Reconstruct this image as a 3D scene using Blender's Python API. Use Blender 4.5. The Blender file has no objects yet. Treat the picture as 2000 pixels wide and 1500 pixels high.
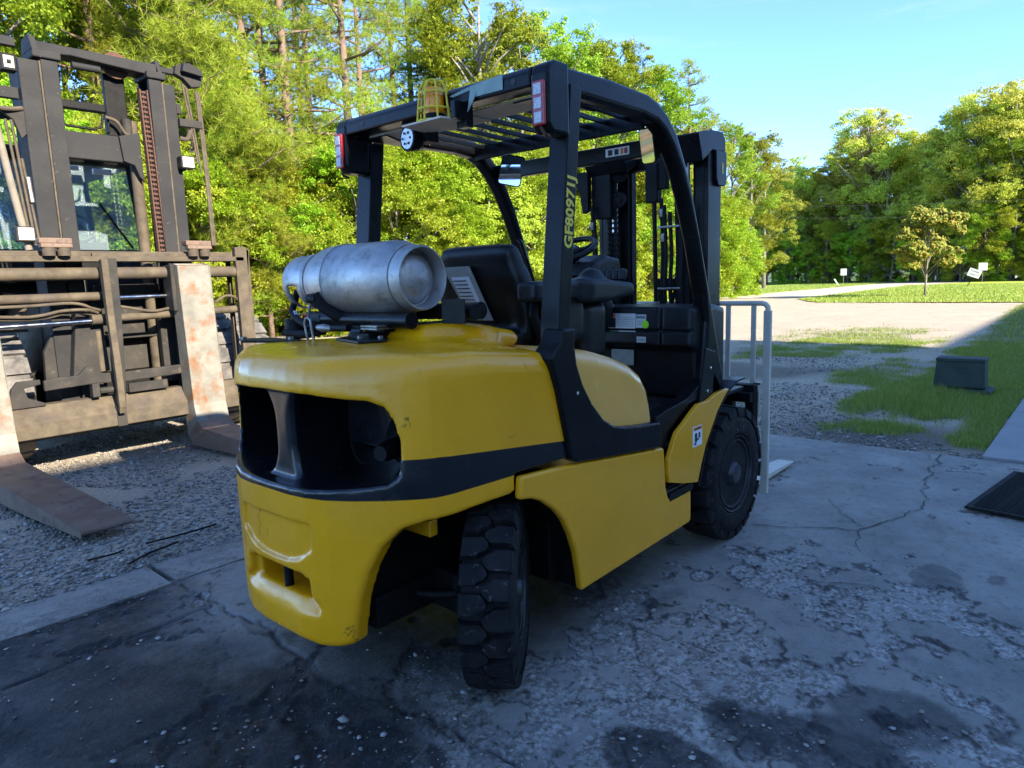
import bpy, math, random
import numpy as np
from mathutils import Vector, Matrix
R = math.radians
random.seed(7); rng = np.random.default_rng(7)
scene = bpy.context.scene
# ---------------------------------------------------------------- camera
CAM = Vector((-1.228, -2.187, 1.488)); YAW, PITCH, ROLL = R(41.16), R(-8.55), R(-1.91)
fw = Vector((math.cos(YAW)*math.cos(PITCH), math.sin(YAW)*math.cos(PITCH), math.sin(PITCH)))
rt = Vector((math.sin(YAW), -math.cos(YAW), 0)); up = rt.cross(fw)
rt2 = rt*math.cos(ROLL)+up*math.sin(ROLL); up2 = -rt*math.sin(ROLL)+up*math.cos(ROLL)
cd = bpy.data.cameras.new('camera'); cam = bpy.data.objects.new('camera', cd); scene.collection.objects.link(cam)
cam.matrix_world = Matrix(((rt2.x, up2.x, -fw.x, CAM.x), (rt2.y, up2.y, -fw.y, CAM.y), (rt2.z, up2.z, -fw.z, CAM.z), (0, 0, 0, 1)))
cd.sensor_width = 36; cd.lens = 1359.5/2000*36; cd.clip_start = .05; cd.clip_end = 3000
scene.camera = cam
# ---------------------------------------------------------------- sky, sun, exposure
SUN_EL, SUN_AZ = R(27.5), R(-94.5)      # azimuth (from +X towards +Y) of the place the sun stands at
w = bpy.data.worlds.new('World'); scene.world = w; w.use_nodes = True
nt = w.node_tree; bg = nt.nodes['Background']; sk = nt.nodes.new('ShaderNodeTexSky')
sk.sky_type = 'NISHITA'; sk.sun_disc = False; sk.sun_elevation = SUN_EL; sk.sun_rotation = R(90)-SUN_AZ
sk.air_density = .45; sk.dust_density = .1; sk.ozone_density = 2.6; sk.altitude = 0
tn = nt.nodes.new('ShaderNodeMix'); tn.data_type = 'RGBA'; tn.blend_type = 'MULTIPLY'; tn.inputs[0].default_value = 1; tn.inputs[7].default_value = (.69, .815, .93, 1)
nt.links.new(sk.outputs[0], tn.inputs[6])
tcw = nt.nodes.new('ShaderNodeTexCoord'); mpw = nt.nodes.new('ShaderNodeMapping'); mpw.inputs['Scale'].default_value = (1.2, 1.6, 9); mpw.inputs['Rotation'].default_value = (.25, .1, .4)
nw = nt.nodes.new('ShaderNodeTexNoise'); nw.inputs['Scale'].default_value = 2.2; nw.inputs['Detail'].default_value = 8; nw.inputs['Roughness'].default_value = .6; nw.inputs['Distortion'].default_value = .8
nt.links.new(tcw.outputs['Generated'], mpw.inputs[0]); nt.links.new(mpw.outputs[0], nw.inputs[0])
rw = nt.nodes.new('ShaderNodeMapRange'); nt.links.new(nw.outputs[0], rw.inputs[0]); rw.inputs[1].default_value = .56; rw.inputs[2].default_value = .85; rw.inputs[4].default_value = .35
cw_ = nt.nodes.new('ShaderNodeMix'); cw_.data_type = 'RGBA'; nt.links.new(rw.outputs[0], cw_.inputs[0]); nt.links.new(tn.outputs[2], cw_.inputs[6]); cw_.inputs[7].default_value = (1.35, 1.5, 1.6, 1)   # faint cirrus
nt.links.new(cw_.outputs[2], bg.inputs[0]); bg.inputs[1].default_value = .12
sl = bpy.data.lights.new('sun', 'SUN'); sl.energy = 2.55; sl.angle = R(.6); sl.color = (1, .90, .74)
so = bpy.data.objects.new('sun', sl); scene.collection.objects.link(so)
sd = Vector((math.cos(SUN_AZ)*math.cos(SUN_EL), math.sin(SUN_AZ)*math.cos(SUN_EL), math.sin(SUN_EL)))
so.rotation_euler = sd.to_track_quat('Z', 'Y').to_euler(); so.location = sd*60
vs = scene.view_settings; vs.view_transform = 'Standard'; vs.look = 'None'; vs.gamma = 1; vs.use_curve_mapping = False
vs.exposure = 2.78
scene.cycles.max_bounces = 6; scene.cycles.diffuse_bounces = 4; scene.cycles.glossy_bounces = 3
scene.cycles.transmission_bounces = 4; scene.cycles.transparent_max_bounces = 8
# ---------------------------------------------------------------- helpers
C = scene.collection
WL = {}
def link(o, parent, wloc):
    C.objects.link(o); wloc = Vector(wloc); WL[o.name] = wloc
    if parent is not None: o.parent = parent; o.location = wloc-WL[parent.name]
    else: o.location = wloc
    return o
def tag(o, label=None, cat=None, group=None, kind=None):
    if label: o['label'] = label
    if cat: o['category'] = cat
    if group: o['group'] = group
    if kind: o['kind'] = kind
    return o
def empty(name, loc, label, cat, group=None):
    o = bpy.data.objects.new(name, None); o.empty_display_size = .1
    link(o, None, loc); return tag(o, label, cat, group)
def mesh_obj(name, verts, faces, mat, parent=None, smooth=False, bevel=0, label=None, origin=None, seg=2, auto=None):
    verts = np.asarray(verts, dtype=np.float64).reshape(-1, 3)
    if origin is None: origin = Vector(((verts.min(0)+verts.max(0))/2).tolist())
    me = bpy.data.meshes.new(name); me.from_pydata((verts-np.array(origin)).tolist(), [], [tuple(f) for f in faces])
    me.update()
    if mat: me.materials.append(mat)
    o = bpy.data.objects.new(name, me); link(o, parent, origin)
    if smooth: me.shade_smooth()
    if auto is not None:
        me.shade_smooth(); me.set_sharp_from_angle(angle=R(auto))
    if bevel:
        b = o.modifiers.new('bevel', 'BEVEL'); b.width = bevel; b.segments = seg; b.limit_method = 'ANGLE'; b.angle_limit = R(35)
    if label: o['label'] = label
    return o
def fast_obj(name, V, F, mat, parent=None, origin=(0, 0, 0), attrs=None, smooth=False):
    V = np.asarray(V, dtype=np.float32); F = np.asarray(F, dtype=np.int32); n = F.shape[1]
    V = V-np.array(origin, dtype=np.float32)
    me = bpy.data.meshes.new(name); me.vertices.add(len(V)); me.vertices.foreach_set('co', V.ravel())
    me.loops.add(F.size); me.loops.foreach_set('vertex_index', F.ravel())
    me.polygons.add(len(F)); me.polygons.foreach_set('loop_start', np.arange(0, F.size, n, dtype=np.int32))
    me.update(calc_edges=True)
    if smooth: me.shade_smooth()
    for k, a in (attrs or {}).items():
        a = np.asarray(a, dtype=np.float32)
        at = me.attributes.new(k, 'FLOAT', 'POINT'); at.data.foreach_set('value', a)
    if mat: me.materials.append(mat)
    o = bpy.data.objects.new(name, me); link(o, parent, origin); return o
class MB:
    def __init__(s): s.v = []; s.f = []
    def add(s, v, f):
        n = len(s.v); s.v += [tuple(map(float, p)) for p in v]; s.f += [tuple(i+n for i in q) for q in f]; return s
    def box(s, x0, x1, y0, y1, z0, z1, M=None):
        v = [(x, y, z) for z in (z0, z1) for x, y in ((x0, y0), (x1, y0), (x1, y1), (x0, y1))]
        if M is not None: v = [M @ Vector(p) for p in v]
        return s.add(v, [(3, 2, 1, 0), (4, 5, 6, 7), (0, 1, 5, 4), (1, 2, 6, 5), (2, 3, 7, 6), (3, 0, 4, 7)])
    def prism(s, poly, ax, a, b, M=None):
        """poly in the two other axes (XZ for 'Y', YZ for 'X', XY for 'Z'), extruded along ax from a to b"""
        n = len(poly); area = sum(poly[i][0]*poly[(i+1) % n][1]-poly[(i+1) % n][0]*poly[i][1] for i in range(n))
        if area < 0: poly = poly[::-1]
        if ax == 'Y': a, b = max(a, b), min(a, b)
        else: a, b = min(a, b), max(a, b)
        def P(p, c): return {'X': (c, p[0], p[1]), 'Y': (p[0], c, p[1]), 'Z': (p[0], p[1], c)}[ax]
        v = [P(p, a) for p in poly]+[P(p, b) for p in poly]
        if M is not None: v = [M @ Vector(p) for p in v]
        return s.add(v, [tuple(range(n))[::-1], tuple(range(n, 2*n))]+[(i, (i+1) % n, (i+1) % n+n, i+n) for i in range(n)])
    def tube(s, pts, r, n=8, cap=True, sq=None):
        pts = [Vector(p) for p in pts]; rr = r if isinstance(r, (list, tuple)) else [r]*len(pts); v = []; prev = None
        for i, p in enumerate(pts):
            t = (pts[min(i+1, len(pts)-1)]-pts[max(i-1, 0)]).normalized()
            if prev is None: a = t.orthogonal().normalized()
            else:
                a = prev-t*prev.dot(t); a = a.normalized() if a.length > 1e-6 else t.orthogonal().normalized()
            prev = a; b = t.cross(a)
            for k in range(n):
                an = 2*math.pi*k/n; v.append(p+a*math.cos(an)*rr[i]+b*math.sin(an)*rr[i])
        f = [(i*n+k, i*n+(k+1) % n, (i+1)*n+(k+1) % n, (i+1)*n+k) for i in range(len(pts)-1) for k in range(n)]
        if cap: f += [tuple(range(n))[::-1], tuple(range((len(pts)-1)*n, len(pts)*n))]
        return s.add(v, f)
    def lathe(s, prof, o, axis, n=32, close=False):
        """prof: (radius, distance along axis)"""
        ax = Vector(axis).normalized(); a = ax.orthogonal().normalized(); b = ax.cross(a); o = Vector(o); v = []
        for r, h in prof:
            for k in range(n):
                t = 2*math.pi*k/n; v.append(o+ax*h+(a*math.cos(t)+b*math.sin(t))*r)
        m = len(prof); f = [(i*n+k, i*n+(k+1) % n, (i+1)*n+(k+1) % n, (i+1)*n+k) for i in range(m-1) for k in range(n)]
        if close: f += [((m-1)*n+k, (m-1)*n+(k+1) % n, (k+1) % n, k) for k in range(n)]
        elif prof[0][0] > 1e-6: f.append(tuple(range(n))[::-1])
        if not close and prof[-1][0] > 1e-6: f.append(tuple(range((m-1)*n, m*n)))
        return s.add(v, f)
    def build(s, name, mat, parent=None, **k): return mesh_obj(name, s.v, s.f, mat, parent, **k)
def B(name, mat, parent, *bx, **k):
    m = MB()
    for b in bx: m.box(*b)
    return m.build(name, mat, parent, **k)
def T(name, mat, parent, pts, r, n=10, **k): return MB().tube(pts, r, n).build(name, mat, parent, auto=40, **k)
def curve(pts, n=6):
    """Catmull-Rom through pts"""
    P = [Vector(p) for p in pts]; P = [P[0]*2-P[1]]+P+[P[-1]*2-P[-2]]; out = []
    for i in range(1, len(P)-2):
        for k in range(n):
            t = k/n; a, b, c, d = P[i-1:i+3]
            out.append(.5*((2*b)+(c-a)*t+(2*a-5*b+4*c-d)*t*t+(3*b-a-3*c+d)*t**3))
    out.append(P[-2]); return out
def text(name, s, size, org, xd, yd, mat, parent, align='LEFT', label=None, off=0):
    cu = bpy.data.curves.new(name, 'FONT'); cu.body = s; cu.size = size; cu.extrude = .0003; cu.offset = off; cu.align_x = align; cu.resolution_u = 2
    t = bpy.data.objects.new(name+'_tmp', cu); C.objects.link(t); bpy.context.view_layer.update()
    me = bpy.data.meshes.new_from_object(t.evaluated_get(bpy.context.evaluated_depsgraph_get())); bpy.data.objects.remove(t)
    x = Vector(xd).normalized(); y = Vector(yd).normalized(); z = x.cross(y)
    M = Matrix(((x.x, y.x, z.x), (x.y, y.y, z.y), (x.z, y.z, z.z)))
    me.transform(M.to_4x4()); me.materials.clear(); me.materials.append(mat); me.name = name
    o = bpy.data.objects.new(name, me); link(o, parent, org)
    if label: o['label'] = label
    return o
# ---------------------------------------------------------------- signed distance modelling (numpy surface nets)
def sdpoly(x, y, P):
    P = np.array(P, dtype=np.float32); d = None; s = np.ones(np.broadcast(x, y).shape, dtype=np.float32); n = len(P)
    for i in range(n):
        a = P[i]; b = P[i-1]; e = b-a; wx = x-a[0]; wy = y-a[1]
        t = np.clip((wx*e[0]+wy*e[1])/max((e*e).sum(), 1e-12), 0, 1)
        q = (wx-e[0]*t)**2+(wy-e[1]*t)**2; d = q if d is None else np.minimum(d, q)
        c1 = y >= a[1]; c2 = y < b[1]; c3 = e[0]*wy > e[1]*wx
        fl = (c1 & c2 & c3) | (~c1 & ~c2 & ~c3); s = np.where(fl, -s, s)
    return s*np.sqrt(d)
def smax(a, b, k): return np.maximum(a, b)+np.maximum(k-np.abs(a-b), 0)**2/(4*k)
def smin(a, b, k): return -smax(-a, -b, k)
def sdbox(x, y, z, c, h, r=0):
    qx = np.abs(x-c[0])-h[0]+r; qy = np.abs(y-c[1])-h[1]+r; qz = np.abs(z-c[2])-h[2]+r
    return np.sqrt(np.maximum(qx, 0)**2+np.maximum(qy, 0)**2+np.maximum(qz, 0)**2)+np.minimum(np.maximum(qx, np.maximum(qy, qz)), 0)-r
def surfnet(fn, lo, hi, h):
    ax = [np.arange(lo[i]-h*1.5, hi[i]+h*2.5, h, dtype=np.float32) for i in range(3)]
    X, Y, Z = ax[0][:, None, None], ax[1][None, :, None], ax[2][None, None, :]
    D = np.broadcast_to(fn(X, Y, Z), (len(ax[0]), len(ax[1]), len(ax[2]))).astype(np.float32)
    S = D < 0; nx, ny, nz = D.shape
    cn = np.zeros((nx-1, ny-1, nz-1), np.float32); ps = [np.zeros_like(cn) for _ in range(3)]
    sl = lambda i, j, k: (slice(i, nx-1+i), slice(j, ny-1+j), slice(k, nz-1+k))
    for axis in range(3):
        for u in (0, 1):
            for v in (0, 1):
                o = [0, 0, 0]; oth = [a for a in range(3) if a != axis]; o[oth[0]] = u; o[oth[1]] = v; p = list(o); p[axis] = 1
                a = D[sl(*o)]; b = D[sl(*p)]; m = (a < 0) != (b < 0); t = np.where(m, a/np.where(m, a-b, 1), 0)
                cn += m; 
                for q in range(3): ps[q] += m*(t if q == axis else o[q])
    act = cn > 0; idx = -np.ones(cn.shape, np.int64); idx[act] = np.arange(act.sum()); ii = np.argwhere(act)
    V = np.stack([ax[q][ii[:, q]]+h*ps[q][act]/cn[act] for q in range(3)], 1); Fs = []
    for axis in range(3):
        o1, o2 = [(1, 2), (2, 0), (0, 1)][axis]
        s0 = [slice(1, -1)]*3; s0[axis] = slice(0, -1); s1 = list(s0); s1[axis] = slice(1, None)
        a = S[tuple(s0)]; b = S[tuple(s1)]; e = np.argwhere(a != b)
        if not len(e): continue
        base = e.copy(); 
        for q in range(3):
            if q != axis: base[:, q] += 1
        fl = a[tuple(e.T)]
        def g(d1, d2):
            p = base.copy(); p[:, o1] -= d1; p[:, o2] -= d2; return idx[tuple(p.T)]
        q = np.stack([g(1, 1), g(0, 1), g(0, 0), g(1, 0)], 1); q[~fl] = q[~fl][:, ::-1]; Fs.append(q)
    return V, np.concatenate(Fs)
def sdf_obj(name, fn, lo, hi, h, mat, parent, attrs=None, label=None):
    V, F = surfnet(fn, lo, hi, h); o = fast_obj(name, V, F, mat, parent, origin=tuple(((np.array(lo)+np.array(hi))/2).tolist()),
        attrs={k: f(V[:, 0], V[:, 1], V[:, 2]) for k, f in (attrs or {}).items()}, smooth=True)
    if label: o['label'] = label
    return o
def noise2(x, y, seed=0, octaves=4, gain=.5):
    r = np.random.default_rng(seed); T_ = r.random((256, 256)).astype(np.float32); out = 0; amp = 1; tot = 0
    for o in range(octaves):
        xi = np.floor(x).astype(np.int64); yi = np.floor(y).astype(np.int64); fx = x-xi; fy = y-yi
        fx = fx*fx*(3-2*fx); fy = fy*fy*(3-2*fy); g = lambda a, b: T_[a & 255, b & 255]
        out = out+amp*((g(xi, yi)*(1-fx)+g(xi+1, yi)*fx)*(1-fy)+(g(xi, yi+1)*(1-fx)+g(xi+1, yi+1)*fx)*fy)
        tot += amp; amp *= gain; x = x*2.03+17.1; y = y*2.03+5.7
    return out/tot
def sstep(a, b, x): t = np.clip((x-a)/(b-a), 0, 1); return t*t*(3-2*t)
def seg_dist(x, y, pts):
    d = None
    for (ax, ay), (bx, by) in zip(pts, pts[1:]):
        ex, ey = bx-ax, by-ay; t = np.clip(((x-ax)*ex+(y-ay)*ey)/(ex*ex+ey*ey), 0, 1)
        q = (x-ax-ex*t)**2+(y-ay-ey*t)**2; d = q if d is None else np.minimum(d, q)
    return np.sqrt(d)
# ---------------------------------------------------------------- materials
def mk(name):
    m = bpy.data.materials.new(name); m.use_nodes = True; nt = m.node_tree; p = nt.nodes['Principled BSDF']; return m, nt, p
def nd(nt, t, **k):
    n = nt.nodes.new(t)
    for a, v in k.items():
        if a in n.inputs: n.inputs[a].default_value = v
        else: setattr(n, a, v)
    return n
def mixc(nt, fac, a, b):
    n = nt.nodes.new('ShaderNodeMix'); n.data_type = 'RGBA'; L = nt.links
    for s, v in ((0, fac), (6, a), (7, b)):
        if hasattr(v, 'is_output'): L.new(v, n.inputs[s])
        else: n.inputs[s].default_value = v if s == 0 else (*v, 1)
    return n.outputs[2]
def ramp(nt, src, a, b, ca=0., cb=1.):
    n = nt.nodes.new('ShaderNodeMapRange'); nt.links.new(src, n.inputs[0]); n.inputs[1].default_value = a; n.inputs[2].default_value = b
    n.inputs[3].default_value = ca; n.inputs[4].default_value = cb; return n.outputs[0]
def noise(nt, scale, detail=5, rough=.6, vec=None, dist=0):
    n = nd(nt, 'ShaderNodeTexNoise', Scale=scale, Detail=detail, Roughness=rough, Distortion=dist)
    if vec is None:
        tc = nt.nodes.new('ShaderNodeTexCoord'); vec = tc.outputs['Object']
    nt.links.new(vec, n.inputs['Vector']); return n.outputs[0]
def bump(nt, p, h, st, dist=.01, chain=None):
    b = nd(nt, 'ShaderNodeBump', Strength=st, Distance=dist); nt.links.new(h, b.inputs['Height'])
    if chain is not None: nt.links.new(chain, b.inputs['Normal'])
    nt.links.new(b.outputs[0], p.inputs['Normal']); return b.outputs[0]
def pm(name, c, c2=None, scale=8, rough=.5, metal=0, bs=60, bst=.15, lo=.35, hi=.7, spec=.5, r2=None, c3=None, s3=3, lo3=.55, hi3=.65, coat=0):
    m, nt, p = mk(name); c2 = c2 or tuple(v*.7 for v in c)
    f = ramp(nt, noise(nt, scale), lo, hi); col = mixc(nt, f, c, c2)
    if c3: col = mixc(nt, ramp(nt, noise(nt, s3, 8, .7), lo3, hi3), col, c3)
    nt.links.new(col, p.inputs['Base Color'])
    p.inputs['Metallic'].default_value = metal; p.inputs['Specular IOR Level'].default_value = spec
    nt.links.new(ramp(nt, noise(nt, scale*1.7, 6), .3, .7, rough, r2 if r2 is not None else min(1, rough+.15)), p.inputs['Roughness'])
    if bst: bump(nt, p, noise(nt, bs, 4), bst)
    if coat: p.inputs['Coat Weight'].default_value = coat; p.inputs['Coat Roughness'].default_value = .12
    return m
M = {}
M['black'] = pm('black_enamel', (.004, .0043, .005), (.008, .0083, .009), 5, .24, bs=90, bst=.05, r2=.38, spec=.2, c3=(.03, .03, .03), s3=30, lo3=.6, hi3=.75)
M['black_dull'] = pm('dull_black_steel', (.003, .003, .003), (.008, .0075, .007), 12, .5, spec=.18, bs=50, bst=.15)
M['plastic'] = pm('grained_black_plastic', (.005, .0055, .006), (.010, .011, .012), 20, .30, spec=.32, bs=700, bst=.12)
M['vinyl'] = pm('black_vinyl', (.003, .003, .0035), (.006, .006, .006), 10, .28, spec=.28, bs=300, bst=.08)
M['rubber'] = pm('tyre_rubber', (.006, .006, .0065), (.020, .019, .019), 9, .65, spec=.15, bs=70, bst=.3, c3=(.11, .105, .10), s3=34, lo3=.60, hi3=.70)
M['cream'] = pm('cream_paint', (.60, .56, .46), (.48, .44, .35), 7, .4, c3=(.10, .07, .05), s3=30, lo3=.66, hi3=.7)
M['yellow'] = None
M['chrome'] = pm('chrome', (.6, .6, .62), (.5, .5, .52), 8, .12, 1, bst=0)
M['steel'] = pm('worn_steel', (.32, .31, .29), (.16, .14, .12), 15, .4, .8, c3=(.16, .07, .03), s3=8, lo3=.6, hi3=.75)
M['alu'] = pm('scuffed_aluminium', (.50, .48, .45), (.30, .29, .28), 5, .38, .82, bs=26, bst=.22, c3=(.12, .115, .105), s3=14, lo3=.50, hi3=.80, r2=.58)
M['tan'] = pm('tan_underside', (.66, .54, .42), (.58, .46, .36), 5, .7)  # beige panel colour, raised to carry bounce light off the sunlit gravel
M['white'] = pm('white_label', (.75, .75, .72), (.66, .66, .64), 20, .5, bst=0)
M['grey_label'] = pm('grey_document', (.33, .33, .28), (.24, .24, .21), 30, .35, bst=0)
M['ink'] = pm('black_ink', (.03, .03, .03), None, 5, .6, bst=0)
M['red_lens'] = pm('red_lens', (.45, .012, .015), (.3, .01, .012), 40, .15, bst=0, coat=.6)
M['clear_lens'] = pm('clear_lens', (.62, .62, .62), (.35, .35, .36), 160, .1, bs=250, bst=.5, coat=.6)
M['amber'] = pm('amber_lens', (1.0, .36, .004), (1.0, .27, .003), 30, .12, bs=120, bst=.3, coat=.5)
M['amber'].node_tree.nodes['Principled BSDF'].inputs['Transmission Weight'].default_value = .0
M['cage'] = pm('yellow_cage_paint', (.85, .62, .02), (.6, .42, .02), 30, .4)
M['tape'] = pm('pale_green_tape', (.28, .36, .31), (.2, .27, .24), 12, .6, bs=30, bst=.3)
M['rust'] = pm('rust', (.12, .05, .028), (.055, .03, .02), 20, .8, bs=80, bst=.5)
M['brass'] = pm('brass', (.5, .33, .12), (.3, .18, .08), 20, .35, .9)
M['stencil'] = pm('stencil_yellow', (.80, .60, .07), (.5, .38, .06), 90, .6, bst=0, lo=.5, hi=.7)
M['lime'] = pm('lime_sticker', (.36, .9, .02), (.32, .8, .02), 9, .5, bst=0)
M['orange'] = pm('orange_print', (.75, .2, .02), (.7, .18, .02), 9, .5, bst=0)
M['green_dot'] = pm('green_sticker', (.02, .25, .12), None, 9, .5, bst=0)
M['mirror'] = pm('mirror_glass', (.8, .8, .8), (.75, .75, .75), 8, .03, 1, bst=0, r2=.05)
M['old_black'] = pm('sun_faded_black_paint', (.022, .021, .020), (.045, .040, .034), 5, .65, spec=.2, bs=60, bst=.15, c3=(.12, .09, .065), s3=11, lo3=.58, hi3=.8)
M['old_grey'] = pm('sun_faded_mast_paint', (.018, .018, .019), (.030, .029, .028), 3, .6, spec=.2, bs=80, bst=.08, c3=(.16, .13, .10), s3=20, lo3=.63, hi3=.75)
M['dusty'] = pm('dusty_steel', (.105, .083, .054), (.05, .04, .028), 9, .7, spec=.25, bs=60, bst=.3, c3=(.07, .055, .045), s3=5, lo3=.5, hi3=.7)
M['fork'] = pm('rust_blotched_fork_steel', (.20, .19, .155), (.12, .112, .09), 6, .5, .1, bs=40, bst=.15, c3=(.17, .068, .02), s3=4.5, lo3=.50, hi3=.66)
M['fork_rust'] = pm('rusted_fork_steel', (.12, .07, .045), (.17, .12, .085), 5, .6, .1, bs=50, bst=.25, c3=(.07, .045, .04), s3=9, lo3=.55, hi3=.65)
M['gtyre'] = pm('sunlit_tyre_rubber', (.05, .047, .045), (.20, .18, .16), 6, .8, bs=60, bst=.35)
M['lamp'] = pm('lamp_glass', (.8, .78, .7), (.6, .58, .52), 60, .15, bst=0, coat=.5)
M['gbox'] = pm('green_utility_box_paint', (.022, .036, .026), (.038, .055, .04), 6, .6, spec=.35, c3=(.04, .05, .04), s3=12, lo3=.6, hi3=.75)
M['wood_post'] = pm('weathered_post', (.2, .17, .13), None, 9, .8)
def yellow_mat(name, c, c2, band=False, bumps=.2):
    m, nt, p = mk(name); L = nt.links
    col = mixc(nt, ramp(nt, noise(nt, 2.2, 4), .35, .7), c, c2)
    col = mixc(nt, ramp(nt, noise(nt, 38, 7, .75), .705, .73, 0, .85), col, (.10, .065, .02))       # chips
    col = mixc(nt, ramp(nt, noise(nt, 9, 9, .8), .62, .80, 0, .4), col, (.40, .25, .04))             # grime
    rgh = ramp(nt, noise(nt, 7, 6), .3, .7, .16, .30)
    h = noise(nt, 5, 3, .5); b1 = nd(nt, 'ShaderNodeBump', Strength=bumps, Distance=.02); L.new(h, b1.inputs['Height'])
    vo = nd(nt, 'ShaderNodeTexVoronoi', Scale=3.2, feature='DISTANCE_TO_EDGE'); tc = nt.nodes.new('ShaderNodeTexCoord')
    wv = nd(nt, 'ShaderNodeTexNoise', Scale=9., Detail=6.); ad = nd(nt, 'ShaderNodeVectorMath', operation='MULTIPLY_ADD')
    L.new(tc.outputs['Object'], wv.inputs[0]); L.new(wv.outputs['Color'], ad.inputs[0]); ad.inputs[1].default_value = (.22, .22, .22); L.new(tc.outputs['Object'], ad.inputs[2]); L.new(ad.outputs[0], vo.inputs[0])
    crk = ramp(nt, vo.outputs[0], 0, .009, 1, 0); gate = ramp(nt, noise(nt, 2.6, 3), .585, .60)
    mu = nd(nt, 'ShaderNodeMath', operation='MULTIPLY'); L.new(crk, mu.inputs[0]); L.new(gate, mu.inputs[1])
    if band: col = mixc(nt, mu.outputs[0], col, (.09, .055, .01))
    b2 = nd(nt, 'ShaderNodeBump', Strength=.25 if band else .08, Distance=.004); L.new(noise(nt, 34, 5, .6), b2.inputs['Height']); L.new(b1.outputs[0], b2.inputs['Normal'])
    L.new(b2.outputs[0], p.inputs['Normal'])
    if band:
        at = nd(nt, 'ShaderNodeAttribute', attribute_name='band'); f = ramp(nt, at.outputs['Fac'], -.0012, .0012, 1, 0)
        blk = mixc(nt, ramp(nt, noise(nt, 5), .35, .7), (.004, .0045, .006), (.007, .008, .010))
        blk = mixc(nt, ramp(nt, noise(nt, 60, 8, .8), .68, .72, 0, .7), blk, (.10, .10, .11))
        col = mixc(nt, f, col, blk)
    L.new(col, p.inputs['Base Color']); L.new(rgh, p.inputs['Roughness']); p.inputs['Coat Weight'].default_value = .12; p.inputs['Coat Roughness'].default_value = .07
    return m
M['cw'] = yellow_mat('thick_yellow_casting_paint', (.88, .375, .004), (.78, .325, .004), True, .28)
M['yellow'] = yellow_mat('yellow_sheet_paint', (.84, .37, .008), (.74, .32, .010), False, .06)
M['hood'] = yellow_mat('faded_yellow_hood', (.86, .43, .085), (.78, .385, .075), False, .05)
def glass(name, tint):
    m, nt, p = mk(name); p.inputs['Base Color'].default_value = (*tint, 1); p.inputs['Roughness'].default_value = .03
    p.inputs['Transmission Weight'].default_value = .85; p.inputs['IOR'].default_value = 1.2; p.inputs['Specular IOR Level'].default_value = .8; return m
M['glass'] = glass('tinted_glass', (.55, .68, .72))
# ================================================================ the yellow forklift
FL = empty('forklift', (1.3, 0, 0), 'yellow and black gas forklift seen from its rear right corner, parked on the cracked slab', 'forklift')
half = [(-.03, .0), (-.03, -.12), (-.02, -.21), (.005, -.29), (.05, -.37), (.11, -.45), (.165, -.51), (.20, -.543), (.235, -.566), (.29, -.582), (.5, -.600), (.95, -.636)]
PLAN = half[::-1]+[(a, -b) for a, b in half[1:]]
WIN = [(-.41, 1.118), (-.452, 1.098), (-.474, 1.05), (-.488, .99), (-.490, .915), (-.483, .875), (-.458, .853), (-.38, .842), (-.22, .828), (0, .822)]
WIN = WIN+[(-a*.90, b) for a, b in WIN[::-1][1:]]+[(.22, 1.138), (0, 1.142), (-.22, 1.138)]
ARCH = [(.036, .10), (.036, .30), (.04, .36), (.05, .45), (.07, .55), (.10, .64), (.145, .70), (.20, .722), (.37, .728), (.58, .732), (1.6, .732), (1.6, -.2), (.036, -.2)]
PLATE = [(-.205, .705), (.205, .705), (.218, .69), (.215, .62), (.16, .578), (.08, .558), (0, .552), (-.08, .558), (-.16, .578), (-.215, .62), (-.218, .69)]
TOW = [(-.19, .51), (.19, .51), (.195, .45), (.235, .412), (.225, .392), (.13, .372), (0, .362), (-.13, .372), (-.225, .392), (-.235, .412), (-.195, .45)]
def cw_plan(X, Y): return sdpoly(X, Y, PLAN)
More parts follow.
